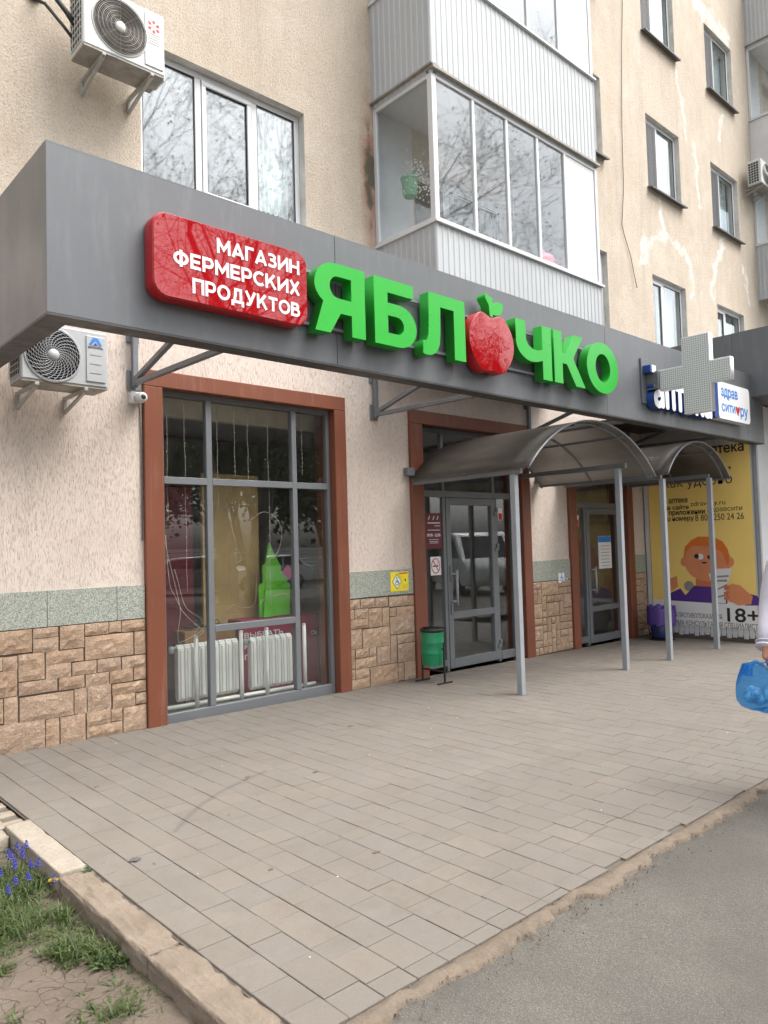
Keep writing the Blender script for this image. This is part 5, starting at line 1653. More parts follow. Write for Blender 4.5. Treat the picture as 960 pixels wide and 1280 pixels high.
t, pc, cx0 = air_con(-0.69, 0.035, -0.45, 5.83, 6.40, (-0.375, 6.115), .232, 'rings', 'white air conditioner with a red petal emblem high on the wall beside the upper window', M['ac'], (-.52, .0 - .09))
ex, ez = cx0 + .085, 6.25
for k in range(6):
    a = R_(60 * k + 30); c = (ex + .043 * math.cos(a), ez + .043 * math.sin(a)); q = .021
    d1 = (math.cos(a), math.sin(a)); d2 = (-d1[1], d1[0])
    pts = [(c[0] + d1[0] * q + d2[0] * .0, c[1] + d1[1] * q), (c[0] + d2[0] * q * .8, c[1] + d2[1] * q * .8), (c[0] - d1[0] * q, c[1] - d1[1] * q), (c[0] - d2[0] * q * .8, c[1] - d2[1] * q * .8)]
    obj('emblem', shape_mesh([pts], (0, -.46, 0), U, V, .001, 0, .001), M['red_ink'], t)
hose = MB(); hose.tube([(-.92, .04, 6.42), (-.9, -.06, 6.40), (-.82, -.16, 6.34), (-.74, -.22, 6.2), (-.68, -.24, 6.1)], .022, 8); hose.tube([(-.93, .04, 6.38), (-.88, -.1, 6.28), (-.76, -.2, 6.08), (-.68, -.22, 5.98)], .014, 8)
hose.build('hose', M['dark'], t, True)
b = MB(); b.lathe([(.075, 0), (.06, .02), (.0, .03)], (-.93, .03, 6.43), 'y', 14); b.build('hole_collar', M['mortar'], t, True)
t, pc, cx0 = air_con(-1.195, -0.52, -0.45, 2.945, 3.415, (-0.955, 3.175), .205, 'spiral', 'pale grey air conditioner with a blue arrow emblem under the canopy', M['acgrey'], (-1.08, -.70))
ex = cx0 + .075
obj('emblem', shape_mesh([[(ex - .055, 3.30), (ex - .02, 3.36), (ex + .02, 3.36), (ex + .055, 3.30), (ex + .03, 3.30), (ex, 3.335), (ex - .03, 3.30)]], (0, -.46, 0), U, V, .001, 0, .001), M['blue_ink'], t)
obj('emblem', shape_mesh([[(ex - .018, 3.297), (ex + .018, 3.297), (ex, 3.32)]], (0, -.46, 0), U, V, .001, 0, .001), M['blue_side'], t)
obj('lettering', text_mesh('axioma', (ex - .06, ex + .062, 3.272, 3.289), (0, -.46, 0), U, V, 0, .0015, .04), M['ink'], t)
t, pc, cx0 = air_con(14.30, 15.05, -0.40, 9.42, 9.98, (14.6, 9.70), .22, 'rings', 'white air conditioner on the wall at the far right beside the far balconies', M['ac'], (14.42, 14.9))

# ------------------------------------------------------------------ little things on the wall
t = thing('security_camera', 'small white security camera on the wall above the shop window corner', 'camera', (-.07, 0, 3.0))
b = MB(); b.box(-.13, -.03, -.015, YP, 2.955, 3.06); b.build('base', M['white'], t, bevel=.006)
b = MB(); b.lathe([(0, -.11), (.03, -.11), (.045, -.095), (.05, -.06), (.05, -.017)], (-.055, 0, 3.0), 'y', 18); b.build('body', M['white'], t, True)
b = MB(); b.lathe([(0, -.114), (.02, -.113), (.024, -.1105)], (-.055, 0, 3.0), 'y', 14); b.build('lens', M['dark'], t, True)
b = MB(); b.tube([(-.02, .035, 3.05), (-.015, .035, 2.6), (-.018, .035, 1.7)], .006, 5)
b.build('wall_cable', M['steel'], None, True, label='thin grey cable running down beside the shop window surround', cat='cable')
b = MB(); b.tube([(9.24, .035, 13.6), (9.23, .03, 11.3), (9.13, .03, 10.4), (9.02, .03, 9.0), (8.98, .028, 7.8), (8.87, .03, 7.1), (8.93, .03, 6.95), (9.13, .03, 6.6), (9.2, .02, 6.3), (9.25, 0.0, 6.05)], .0065, 6)
b.build('hanging_cable', M['cable'], None, True, label='loose dark cable hanging down the peach wall right of the balconies', cat='cable')


def plate(name, lab, x0, x1, z0, z1, y, mat, th=.004):
    t = thing(name, lab, 'sign', ((x0 + x1) / 2, y, z0))
    b = MB(); b.box(x0, x1, y - th, y, z0, z1); b.build('plate', mat, t, bevel=.001)
    return t, (0, y - th, 0)


def wheelchair(par, O_, cx, cz, s, mat):
    obj('symbol', shape_mesh([ell(cx - .02 * s, cz + .40 * s, .09 * s, .09 * s, 14)], O_, U, V, .0008, 0, .001), mat, par)
    obj('symbol', shape_mesh([[(cx - .07 * s, cz + .28 * s), (cx + .05 * s, cz + .28 * s), (cx + .06 * s, cz - .02 * s), (cx + .25 * s, cz - .02 * s), (cx + .36 * s, cz - .28 * s), (cx + .26 * s, cz - .32 * s), (cx + .18 * s, cz - .12 * s), (cx - .06 * s, cz - .12 * s)]], O_, U, V, .0008, 0, .0011), mat, par)
    obj('symbol', shape_mesh([ell(cx, cz - .18 * s, .27 * s, .27 * s, 24), ell(cx, cz - .18 * s, .19 * s, .19 * s, 20)], O_, U, V, .0008, 0, .0012), mat, par)


t, O_ = plate('access_sign', 'yellow sign with a wheelchair diamond beside the nearer entrance', 3.06, 3.36, 1.035, 1.265, .029, M['yellow_sign'])
obj('diamond', shape_mesh([[(3.165, 1.06), (3.245, 1.15), (3.165, 1.245), (3.085, 1.15)]], O_, U, V, .0006, 0, .0004), M['ink'], t)
obj('diamond', shape_mesh([[(3.165, 1.071), (3.236, 1.15), (3.165, 1.234), (3.094, 1.15)]], O_, U, V, .0006, 0, .0012), M['white_sign'], t)
wheelchair(t, (O_[0], O_[1] - .001, 0), 3.165, 1.155, .11, M['bin'])
obj('print', shape_mesh([[(3.20, 1.24), (3.345, 1.24), (3.345, 1.255), (3.20, 1.255)]], O_, U, V, .0006, 0, .0004), M['red_ink'], t)
obj('print', shape_mesh([ell(3.305, 1.165, .012, .016, 12)], O_, U, V, .0006, 0, .0004), M['ink'], t)
for k in range(3): obj('print', shape_mesh([[(3.25, 1.065 + k * .018), (3.345, 1.065 + k * .018), (3.345, 1.07 + k * .018), (3.25, 1.07 + k * .018)]], O_, U, V, .0006, 0, .0004), M['tan'], t)
t, O_ = plate('access_sign', 'small white wheelchair sign on the granite band between the entrances', 6.52, 6.68, .945, 1.095, .029, M['white_sign'])
wheelchair(t, O_, 6.6, 1.03, .13, M['blue_ink'])
b = MB(); b.lathe([(.03, -.004), (.03, .0)], (6.74, .029, .99), 'y', 14).lathe([(.012, -.012), (.012, -.004)], (6.74, .029, .99), 'y', 10)
b.build('call_button', M['white'], None, True, label='round white call button beside the small wheelchair sign', cat='button')
t, O_ = plate('opening_hours_plate', 'maroon opening hours plate with white print on the nearer entrance glass', 3.83, 4.13, 1.53, 1.99, .172, M['maroon'], .003)
obj('lettering', text_mesh('09:00 - 22:00', (3.855, 4.105, 1.685, 1.725), O_, U, V, 0, .0006, .04), M['white_sign'], t)
for (a, c, e, f) in ((3.87, 4.10, 1.855, 1.868), (4.0, 4.10, 1.82, 1.828), (3.87, 4.10, 1.765, 1.773), (3.89, 4.07, 1.645, 1.651), (3.9, 4.06, 1.62, 1.626), (3.9, 4.06, 1.60, 1.606)):
    obj('print', shape_mesh([[(a, e), (c, e), (c, f), (a, f)]], O_, U, V, .0006, 0, .0004), M['white_sign'], t)
for k, cx in enumerate((3.90, 3.985, 4.06)):
    obj('print', shape_mesh([[(cx - .018, 1.905), (cx - .006, 1.90), (cx + .02, 1.95), (cx + .008, 1.955)]], O_, U, V, .0006, 0, .0004), M['white_sign'], t)
t, O_ = plate('no_smoking_sign', 'white no smoking sign on the nearer entrance glass below the maroon plate', 3.905, 4.10, 1.185, 1.425, .172, M['white_sign'], .002)
obj('ring', shape_mesh([ell(4.0, 1.305, .083, .10, 30), ell(4.0, 1.305, .070, .087, 30)], O_, U, V, .0006, 0, .0004), M['red_ink'], t)
obj('bar', shape_mesh([[(3.942, 1.375), (3.952, 1.385), (4.06, 1.238), (4.05, 1.228)]], O_, U, V, .0006, 0, .0014), M['red_ink'], t)
obj('cigarette', shape_mesh([[(3.945, 1.295), (4.05, 1.295), (4.05, 1.312), (3.945, 1.312)]], O_, U, V, .0006, 0, .0004), M['ink'], t)
obj('smoke', shape_mesh([[(4.035, 1.32), (4.045, 1.32), (4.04, 1.345), (4.05, 1.365), (4.04, 1.365), (4.03, 1.345)]], O_, U, V, .0006, 0, .0004), M['grey_print'], t)
t, O_ = plate('notice', 'white paper notice with blue header on the farther entrance door', 7.90, 8.30, 1.10, 1.64, .172, M['white_sign'], .002)
obj('header', shape_mesh([[(7.905, 1.535), (8.295, 1.535), (8.295, 1.635), (7.905, 1.635)]], O_, U, V, .0006, 0, .0004), M['blue_ink'], t)
for k in range(7): obj('print', shape_mesh([[(7.97, 1.14 + k * .055), (8.24, 1.14 + k * .055), (8.24, 1.15 + k * .055), (7.97, 1.15 + k * .055)]], O_, U, V, .0006, 0, .0004), M['grey_print'] if k != 5 else M['orange_hair'], t)
for x, zz, lab in ((5.31, 2.02, 'small red and white sticker on the side glass of the nearer entrance'), (7.26, 1.93, 'small red and white sticker on the side glass of the farther entrance')):
    t, O_ = plate('sticker', lab, x, x + .10, zz - .12, zz + .05, .172, M['white_sign'], .001)
    obj('red_patch', shape_mesh([[(x + .01, zz - .115), (x + .09, zz - .115), (x + .09, zz - .02), (x + .01, zz - .02)]], O_, U, V, .0006, 0, .0004), M['red_ink'], t)

# ------------------------------------------------------------------ bins
t = thing('litter_bin', 'green enamel drum litter bin on a black stand by the nearer entrance', 'litter bin', (3.40, -.31, 0))
b = MB(); b.lathe([(0, .165), (.125, .165), (.128, .18), (.138, .30), (.141, .31), (.138, .32), (.139, .42), (.142, .43), (.139, .44), (.138, .57), (.125, .57), (.122, .2), (0, .2)], (3.40, -.31, 0), 'z', 28); b.build('drum', M['bin'], t, 'auto')
b = MB(); b.lathe([(.124, .555), (.144, .555), (.146, .585), (.135, .60), (.122, .59)], (3.40, -.31, 0), 'z', 24); b.build('rim', M['blackmetal'], t, True)
b = MB()
for y in (-.13, -.49):
    b.obox((3.40, y, -.045), (3.40, y, .44), .02, .02, (0, 1, 0)); b.obox((3.28, y, -.033), (3.52, y, -.033), .025, .02)
b.obox((3.40, -.13, .10), (3.40, -.49, .10), .018, .018).obox((3.40, -.13, .36), (3.40, -.16, .36), .015, .015).obox((3.40, -.49, .36), (3.40, -.455, .36), .015, .015)
b.build('stand', M['blackmetal'], t, bevel=.002)
rr = random.Random(3); b = MB()
for k in range(7):
    c = Vector((3.4 + rr.uniform(-.08, .08), -.31 + rr.uniform(-.08, .08), .575)); s_ = .035
    b.add([c + Vector((rr.uniform(-1, 1), rr.uniform(-1, 1), rr.uniform(0, 1))) * s_ for _ in range(5)], [(0, 1, 2), (1, 3, 2), (2, 3, 4), (0, 4, 3)])
b.build('rubbish', M['dark'], t)
t = thing('litter_bin', 'dark blue bucket bin with a purple liner in front of the yellow banner', 'litter bin', (8.78, -.40, -.11))
b = MB(); b.lathe([(0, -.075), (.16, -.075), (.165, -.06), (.2, .32), (.19, .32), (.15, -.05), (0, -.05)], (8.78, -.42, 0), 'z', 24); b.build('bucket', M['binblue'], t, True)
b = MB(); vs_ = []; fs_ = []; n = 36
for j, (r, z) in enumerate(((.17, .30), (.195, .42), (.215, .45), (.225, .38), (.225, .25), (.222, .14))):
    for k in range(n):
        a = 2 * math.pi * k / n; w = 1 + .05 * math.sin(k * 3.1 + j) + .04 * mnoise.noise(Vector((k * .8, j * .9, 0)))
        vs_.append((8.78 + r * w * math.cos(a), -.42 + r * w * math.sin(a), z + .02 * math.sin(k * 1.7 + j * .6)))
for j in range(5):
    for k in range(n): fs_.append((j * n + k, j * n + (k + 1) % n, (j + 1) * n + (k + 1) % n, (j + 1) * n + k))
b.add(vs_, fs_); b.build('liner', M['purplebag'], t, True)
b = MB(); b.lathe([(0, -.116), (.2, -.116), (.2, -.09), (0, -.08)], (8.78, -.42, 0), 'z', 24); b.build('base', M['blackmetal'], t)

# ------------------------------------------------------------------ balcony contents
t = thing('flower_pot', 'mint green pot of white flowers hanging inside the left end of the balcony', 'flower pot', (3.3, -.55, 5.9))
b = MB(); b.lathe([(0, 5.78), (.075, 5.78), (.085, 5.80), (.10, 5.98), (.11, 5.985), (.11, 6.01), (.09, 6.0), (0, 5.99)], (3.26, -.30, 0), 'z', 18); b.build('pot', M['mint'], t, 'auto')
rr = random.Random(12); lf = MB()
for k in range(260):
    c = Vector((3.30 + rr.gauss(0, .09), -.42 + rr.gauss(0, .10), 6.05 + rr.gauss(-.06, .13))); d = Vector((rr.uniform(-1, 1), rr.uniform(-1, 1), rr.uniform(-1, 1))).normalized() * .028
    w = d.cross(Vector((rr.uniform(-1, 1), 1, .3))).normalized() * .012
    lf.add([c - d * .5, c + w, c + d * .5, c - w], [(0, 1, 2, 3)])
lf.build('blossom', M['petal'], t)
st = MB()
for k in range(14): st.tube([(3.26, -.3, 6.0), (3.28 + rr.uniform(-.1, .15), -.4 + rr.uniform(-.15, .1), 6.1 + rr.uniform(-.2, .15))], .003, 4)
st.build('stems', M['weed'], t)
t = thing('towel', 'pink cloth draped inside the right end of the balcony glazing', 'cloth', (5.3, -.8, 5.2))
b = MB(); vs_ = []; fs_ = []
for i in range(9):
    for j in range(5):
        vs_.append((5.22 + .42 * i / 8 + .02 * j, -.80 + .02 * math.sin(i * 1.3) + .03 * j / 4, 5.20 + .30 * j / 4 * (1 - .25 * i / 8)))
for i in range(8):
    for j in range(4): fs_.append((i * 5 + j, i * 5 + j + 1, (i + 1) * 5 + j + 1, (i + 1) * 5 + j))
b.add(vs_, fs_); o = b.build('cloth', M['pink'], t, True); sm = o.modifiers.new('t', 'SOLIDIFY'); sm.thickness = .006

# ------------------------------------------------------------------ plants on the lawn
rg = random.Random(21)
gb = MB()
def blade(mb, x, y, z, h, lean, w, rr):
    a = rr.uniform(0, 6.28); d = Vector((math.cos(a), math.sin(a), 0)); s = Vector((-d.y, d.x, 0)) * w
    p = Vector((x, y, z)); q = p + d * lean * .35 + Vector((0, 0, h * .65)); r = p + d * lean + Vector((0, 0, h * rr.uniform(.75, 1)))
    mb.add([p - s, p + s, q + s * .7, q - s * .7, r], [(0, 1, 2, 3), (3, 2, 4)])


def dens(x, y):                                        # thick patch near the kerb corner, fading outward
    d = math.hypot((x + 1.98) / .34, (y + 2.35) / .62)
    e = mnoise.fractal(Vector((x * 2.6, y * 2.6, 1)), .7, 2, 4)
    f = 1.25 - d + .5 * e
    edge = max(0, 1 - abs(x + 1.74) / .10) * (.35 + .9 * e)
    pat = max(0, mnoise.fractal(Vector((x * 3.1, y * 3.1, 7)), .8, 2, 4) - .12) * 2.0
    return max(f, edge, pat * .75)


cnt = 0
while cnt < 10000:
    x = rg.uniform(-3.3, -1.68); y = rg.uniform(-4.6, -1.82)
    dd = dens(x, y)
    if rg.random() > dd: continue
    core = dd > .55
    blade(gb, x, y, gz(x) - .105, rg.uniform(.02, .075) if core else rg.uniform(.008, .03), rg.uniform(.02, .10), rg.uniform(.002, .0045), rg); cnt += 1
gb.build('grass', M['grass'], None, label='short green grass and weeds growing on the bare soil by the kerb', cat='grass', kind='stuff')
places = ['beside the kerb corner', 'at the back of the flower clump', 'at the left of the flower clump', 'in the middle of the flower clump', 'at the front of the flower clump']
spots = []
while len(spots) < 26:
    x = rg.gauss(-1.80, .09); y = rg.gauss(-2.22, .19)
    if x > -1.70 or y > -1.86: continue
    if all((x - a) ** 2 + (y - b_) ** 2 > .0016 for a, b_ in spots): spots.append((x, y))
for k, (x, y) in enumerate(spots):
    t = thing('grape_hyacinth', 'small blue grape hyacinth growing in the grass by the kerb corner', 'flower', (x, y, gz(x) - .1), 'blue flowers by the kerb')
    h = rg.uniform(.06, .115); z0 = gz(x) - .1
    s = MB(); s.tube([(x, y, z0), (x + .01, y, z0 + h)], .0022, 4); s.build('stem', M['grass'], t)
    f = MB()
    for j in range(16):
        u = j / 16; a = j * 2.4; r = .011 * (1 - u * .75)
        c = Vector((x + .01 + r * math.cos(a), y + r * math.sin(a), z0 + h + .045 * u)); q = .0065 * (1 - .4 * u)
        f.add([c + Vector((q, 0, 0)), c + Vector((0, q, 0)), c + Vector((-q, 0, 0)), c + Vector((0, -q, 0)), c + Vector((0, 0, q)), c + Vector((0, 0, -q))],
              [(0, 1, 4), (1, 2, 4), (2, 3, 4), (3, 0, 4), (1, 0, 5), (2, 1, 5), (3, 2, 5), (0, 3, 5)])
    f.build('blossom', M['muscari'], t)
x, y = -1.70, -2.60
t = thing('dandelion', 'single yellow dandelion in the grass at the edge of the blue flowers', 'flower', (x, y, -.1))
s = MB(); s.tube([(x, y, -.1), (x, y, .0)], .003, 5); s.build('stem', M['grass'], t)
f = MB()
for j in range(40):
    a = j * 2.4; u = j / 40; c = Vector((x, y, .0)); d = Vector((math.cos(a) * (.022 * u + .004), math.sin(a) * (.022 * u + .004), .012 * (1 - u) + .004)); w = Vector((-d.y, d.x, 0)).normalized() * .003
    f.add([c - w * .5, c + d + w, c + d - w], [(0, 1, 2)])
f.build('blossom', M['dandelion'], t)


def weed(base, r, n, lab, seed, up=.5):
    rr = random.Random(seed); t = thing('weed_tuft', lab, 'weed', base)
    m = MB(); bs = Vector(base)
    for k in range(n):
        a = rr.uniform(0, 6.28); L = r * rr.uniform(.4, 1); d = Vector((math.cos(a), math.sin(a), up * rr.uniform(.1, 1)))
        s = Vector((-d.y, d.x, 0)) * L * rr.uniform(.08, .16); c = bs + Vector((rr.uniform(-.3, .3) * r, rr.uniform(-.3, .3) * r, 0))
        m.add([c, c + d * L * .5 + s, c + d * L - Vector((0, 0, L * .2)), c + d * L * .5 - s], [(0, 1, 2, 3)])
    m.build('leaves', M['weed'], t)


weed((-1.50, -2.62, .003), .075, 46, 'weed tuft growing over the gap between the first two kerb stones', 1)
weed((-1.535, -3.52, .0), .03, 22, 'tiny weed growing in the joint between kerb and tiles', 2)
weed((-1.72, -2.86, -.09), .06, 16, 'broad-leaved weed in the soil against the worn kerb', 3, 1.2)
weed((-1.73, -3.38, -.095), .09, 60, 'large spiky weed against the worn kerb near the front', 4, .8)
weed((-1.95, -3.55, -.10), .08, 50, 'flat weed on bare soil in the lower left foreground', 5, .3)
weed((-2.15, -3.2, -.10), .1, 60, 'spreading flat weed on bare soil left of the kerb', 6, .3)
weed((-1.78, -3.85, -.10), .05, 30, 'small weed beside the kerb at the bottom of the picture', 7, .6)
weed((-1.62, -1.86, -.06), .06, 24, 'small weed at the corner where the kerbs meet', 8, .8)
weed((-2.05, -3.95, -.10), .05, 30, 'little weed on cracked soil at the bottom left', 9, .4)

# litter and stains on the tiles
sp = MB(); rr = random.Random(77)
for k in range(45):
    x = rr.uniform(-1.4, 6.5); y = rr.uniform(-4.4, -.15); q = rr.uniform(.002, .007)
    z = gz(x) + .003
    sp.add([(x + q * math.cos(a) * rr.uniform(.6, 1.2), y + q * math.sin(a) * rr.uniform(.6, 1.2), z + rr.uniform(0, .003)) for a in (0, 1.3, 2.5, 3.7, 5.0)], [(0, 1, 2, 3, 4)])
sp.build('paper_specks', M['banner_white'], None, label='tiny pale specks of litter scattered over the paving', cat='litter', kind='stuff')
dl = MB()
for k in range(160):
    x = rr.uniform(-1.4, 9) if k % 2 else rr.uniform(-1.4, 5); y = rr.uniform(-4.4, -.1) if k % 2 else -abs(rr.gauss(0, .12)) - .03; q = rr.uniform(.006, .016)
    z = gz(x) + .003; a = rr.uniform(0, 6.28); d = Vector((math.cos(a), math.sin(a), 0)) * q; w = Vector((-d.y, d.x, 0)) * .4
    c = Vector((x, y, z)); dl.add([c - d, c + w + Vector((0, 0, .004)), c + d, c - w + Vector((0, 0, .002))], [(0, 1, 2, 3)])
dl.build('dry_leaf_bits', M['woodbox'], None, label='brown bits of dry leaves blown along the wall and over the tiles', cat='litter', kind='stuff')
b = MB(); b.add([(-1.37, -2.70, -.0 + .02), (-1.32, -2.675, .024), (-1.295, -2.71, .021), (-1.335, -2.74, .026), (-1.335, -2.705, .036), (-1.33, -2.71, .017)], [(0, 1, 4), (1, 2, 4), (2, 3, 4), (3, 0, 4), (1, 0, 5), (2, 1, 5), (3, 2, 5), (0, 3, 5)])
b.build('bark_scrap', M['sill'], None, label='dark scrap of litter lying on the tiles near the kerb', cat='litter')
rr = random.Random(9)
for k, (x, y, r) in enumerate(((-.163, -1.909, .022), (.24, -2.16, .02), (-.2, -1.95, .018), (-.392, -3.513, .022), (1.3, -1.28, .024), (-1.0, -1.35, .02), (-.9, -3.3, .016))):
    lab = ('first dark gum spot near the tyre scuff', 'gum spot on the tiles in front of the shop window', 'second dark gum spot near the tyre scuff', 'lone dark gum spot in the middle foreground',
           'dark gum spot close to the shop window base', 'dark gum spot near the left end of the tiles', 'faint gum spot near the front left tiles')[k]
    pts = [(x + r * (1 + .3 * math.sin(j * 2.1 + k)) * math.cos(2 * math.pi * j / 12), y + .7 * r * (1 + .3 * math.sin(j * 1.3)) * math.sin(2 * math.pi * j / 12)) for j in range(12)]
    b = MB(); z = gz(x) + .0035
    b.add([(u, v, z - .004) for u, v in pts] + [(x + (u - x) * .8, y + (v - y) * .8, z + .001) for u, v in pts], [(j, (j + 1) % 12, 12 + (j + 1) % 12, 12 + j) for j in range(12)] + [tuple(range(12, 24))])
    b.build('gum_spot', M['mortar'], None, label=lab, cat='stain', group='dark spots on the tiles')

# ------------------------------------------------------------------ the passer-by at the right edge
def skinned(name, nodes, edges, mat, parent, sub=2, extra=None):
    me = bpy.data.meshes.new(name)
    me.from_pydata([n_[0] for n_ in nodes], edges, [])
    o = bpy.data.objects.new(name, me); C.objects.link(o)
    sk = o.modifiers.new('skin', 'SKIN'); sk.use_smooth_shade = True
    lay = me.skin_vertices[0].data if me.skin_vertices else None
    if lay is None:
        bm = bmesh.new(); bm.from_mesh(me); bm.verts.layers.skin.verify(); bm.to_mesh(me); bm.free(); lay = me.skin_vertices[0].data
    for i, n_ in enumerate(nodes):
        r = n_[1]; lay[i].radius = r if isinstance(r, tuple) else (r, r)
        lay[i].use_root = (i == 0)
    sd = o.modifiers.new('sub', 'SUBSURF'); sd.levels = sub; sd.render_levels = sub
    dg = bpy.context.evaluated_depsgraph_get(); dg.update()
    m2 = bpy.data.meshes.new_from_object(o.evaluated_get(dg))
    bpy.data.objects.remove(o); bpy.data.meshes.remove(me)
    m2.materials.clear(); m2.name = name
    if extra is not None:
        bm = bmesh.new(); bm.from_mesh(m2); tm = extra.mesh('x'); bm.from_mesh(tm); bm.to_mesh(m2); bm.free()
    return obj(name, m2, mat, parent, True)


px, py = 1.97, -4.83
g0 = gz(px)
pe = thing('person', 'passer-by in a pale lilac long-sleeved top carrying a blue bag at the right edge', 'person', (px, py, g0))
sl = Vector((px - .02, py + .19, 1.40)); el = Vector((1.90, py + .215, 1.12)); wr = Vector((1.765, -4.632, .90)); pl = Vector((1.748, -4.628, .83))
sr = Vector((px + .0, py - .19, 1.40)); er = Vector((px + .06, py - .24, 1.12)); wr2 = Vector((px + .17, py - .22, .88)); pr = Vector((px + .20, py - .22, .81))
hl = Vector((px + .01, py + .09, .90)); kl = Vector((px + .16, py + .09, .49)); al = Vector((px + .12, py + .09, g0 + .08)); fl = Vector((px + .27, py + .10, g0 + .035))
hr = Vector((px - .01, py - .09, .90)); kr = Vector((px - .02, py - .09, .48)); ar = Vector((px - .24, py - .09, g0 + .10)); fr_ = Vector((px - .10, py - .10, g0 + .035))
neck = Vector((px - .01, py, 1.46)); head = Vector((px + .025, py, 1.56)); crown = Vector((px + .02, py, 1.66))
nodes = [((px, py, .95), (.13, .15)), ((px, py, 1.15), (.11, .13)), ((px - .01, py, 1.34), (.11, .15)), (neck, .055), (head, (.088, .078)), (crown, (.08, .072)),
         (sl, .055), (el, .042), (wr, .028), (pl, (.03, .018)), (sr, .055), (er, .042), (wr2, .028), (pr, (.03, .018)),
         (hl, .085), (kl, .056), (al, .038), (fl, .032), (hr, .085), (kr, .056), (ar, .038), (fr_, .032)]
edges = [(0, 1), (1, 2), (2, 3), (3, 4), (4, 5), (2, 6), (6, 7), (7, 8), (8, 9), (2, 10), (10, 11), (11, 12), (12, 13), (0, 14), (14, 15), (15, 16), (16, 17), (0, 18), (18, 19), (19, 20), (20, 21)]
ex_ = MB()
for P, sgn in ((pl, 1), (pr, 1)):
    for k, (dx, L) in enumerate(((.022, .062), (.008, .070), (-.007, .066), (-.021, .052))):
        b0 = P + Vector((dx, 0, -.015)); ex_.tube([b0, b0 + Vector((0, -.012, -L * .5)), b0 + Vector((0, -.034, -L * .72)), b0 + Vector((0, -.05, -L * .55)), b0 + Vector((0, -.052, -L * .3))], [.0095, .009, .0085, .008, .006], 8)
    b0 = P + Vector((.024, 0, .02)); ex_.tube([b0, b0 + Vector((.018, -.02, -.025)), b0 + Vector((.012, -.042, -.045)), b0 + Vector((0, -.05, -.055))], [.012, .0105, .0095, .007], 8)
f0 = head + Vector((.085, 0, .0))
ex_.lathe([(0, -.012), (.014, -.004), (.012, .016), (0, .032)], f0 + Vector((.0, 0, -.01)), 'z', 8)      # nose
for s_ in (-1, 1):
    ex_.lathe([(0, -.032), (.014, -.014), (.017, .01), (0, .03)], head + Vector((-.005, s_ * .078, .0)), 'z', 8)   # ears
skinned('body', nodes, edges, M['skin'], pe, 2, ex_)
fe = MB()
for s_ in (-1, 1): fe.lathe([(0, -.009), (.008, -.004), (.008, .004), (0, .009)], head + Vector((.076, s_ * .032, .03)), 'z', 8)
fe.build('eyes', M['dark'], pe, True)
fm = MB(); fm.tube([head + Vector((.072, -.026, -.045)), head + Vector((.083, 0, -.047)), head + Vector((.072, .026, -.045))], .005, 6); fm.build('mouth', M['skin_dark_print'], pe, True)
hb = MB(); hb.lathe([(0, .115), (.05, .105), (.085, .06), (.097, .0), (.09, -.05), (.07, -.09), (0, -.095)], head + Vector((-.022, 0, .055)), 'z', 20)
hb.build('hair', M['hair'], pe, True)
sn = [((px, py, .90), (.145, .17)), ((px, py, 1.15), (.13, .155)), ((px - .01, py, 1.335), (.125, .165)), (sl, .078), (el, .072), (wr + Vector((.006, 0, .02)), (.064, .058)), (sr, .078), (er, .07), (wr2 + Vector((0, 0, .02)), .06), ((px - .01, py, 1.43), .075)]
skinned('top', sn, [(0, 1), (1, 2), (2, 3), (3, 4), (4, 5), (2, 6), (6, 7), (7, 8), (2, 9)], M['shirt'], pe)
cf = MB(); d = (el - wr).normalized()
cf.tube([wr + d * .005, wr + d * .018], .0625, 18).tube([wr + d * .034, wr + d * .040], .0655, 18); cf.build('cuff_hem', M['shirt'], pe, True)
skinned('trousers', [((px, py, .97), (.135, .16)), (hl, .105), (kl, .08), (al, .065), (hr, .105), (kr, .08), (ar, .065)], [(0, 1), (1, 2), (2, 3), (0, 4), (4, 5), (5, 6)], M['trouser'], pe)
for f_, a_ in ((fl, al), (fr_, ar)):
    s = MB(); s.tube([a_ + Vector((-.05, 0, -.04)), a_ + Vector((.02, 0, -.035)), f_ + Vector((-.03, 0, .0)), f_ + Vector((.03, 0, -.008))], [.04, .046, .04, .026], 10); s.build('shoe', M['dark'], pe, True)

bg_ = thing('carrier_bag', 'blue translucent plastic carrier bag full of shopping held by the passer-by', 'bag', (1.75, -4.63, .53))
bc = Vector((1.762, -4.625, 0)); n = 56
prof = [(.0, .535), (.08, .528), (.130, .548), (.155, .59), (.158, .64), (.150, .69), (.137, .735), (.122, .775), (.105, .81)]
camr = Vector((.737, -.676, 0)); camf = Vector((.676, .737, 0))
vs_ = []; fs_ = []
for j, (r, z) in enumerate(prof):
    for k in range(n):
        a = 2 * math.pi * k / n; fold = 1 + (.02 + .10 * max(0, (z - .66)) / .15) * math.sin(k * 1.9 + j * .35) + .05 * mnoise.noise(Vector((math.cos(a) * 2, math.sin(a) * 2, j * .5)))
        sag = .012 * math.sin(a * 2 + 1) if j < 4 else 0
        vs_.append(bc + camr * (r * fold * math.cos(a)) + camf * (r * fold * math.sin(a) * .62) + Vector((0, 0, z + sag)))
for j in range(len(prof) - 1):
    for k in range(n): fs_.append((j * n + k, j * n + (k + 1) % n, (j + 1) * n + (k + 1) % n, (j + 1) * n + k))
MB().add(vs_, fs_).build('sack', M['bag'], bg_, True)
for s_ in (-1, 1):
    hd = MB(); pts = [bc + camr * (.09 * s_) + Vector((0, 0, .74)), bc + camr * (.075 * s_) + Vector((0, 0, .80)), Vector((1.748, -4.63, .0)) + camr * .035 * s_ + Vector((0, 0, .825)), Vector((1.748, -4.65, .80)) + camr * .008 * s_]
    hd.tube(pts, [.03, .02, .012, .010], 10); hd.build('handle', M['bag'], bg_, True)
b = MB(); rr = random.Random(6)
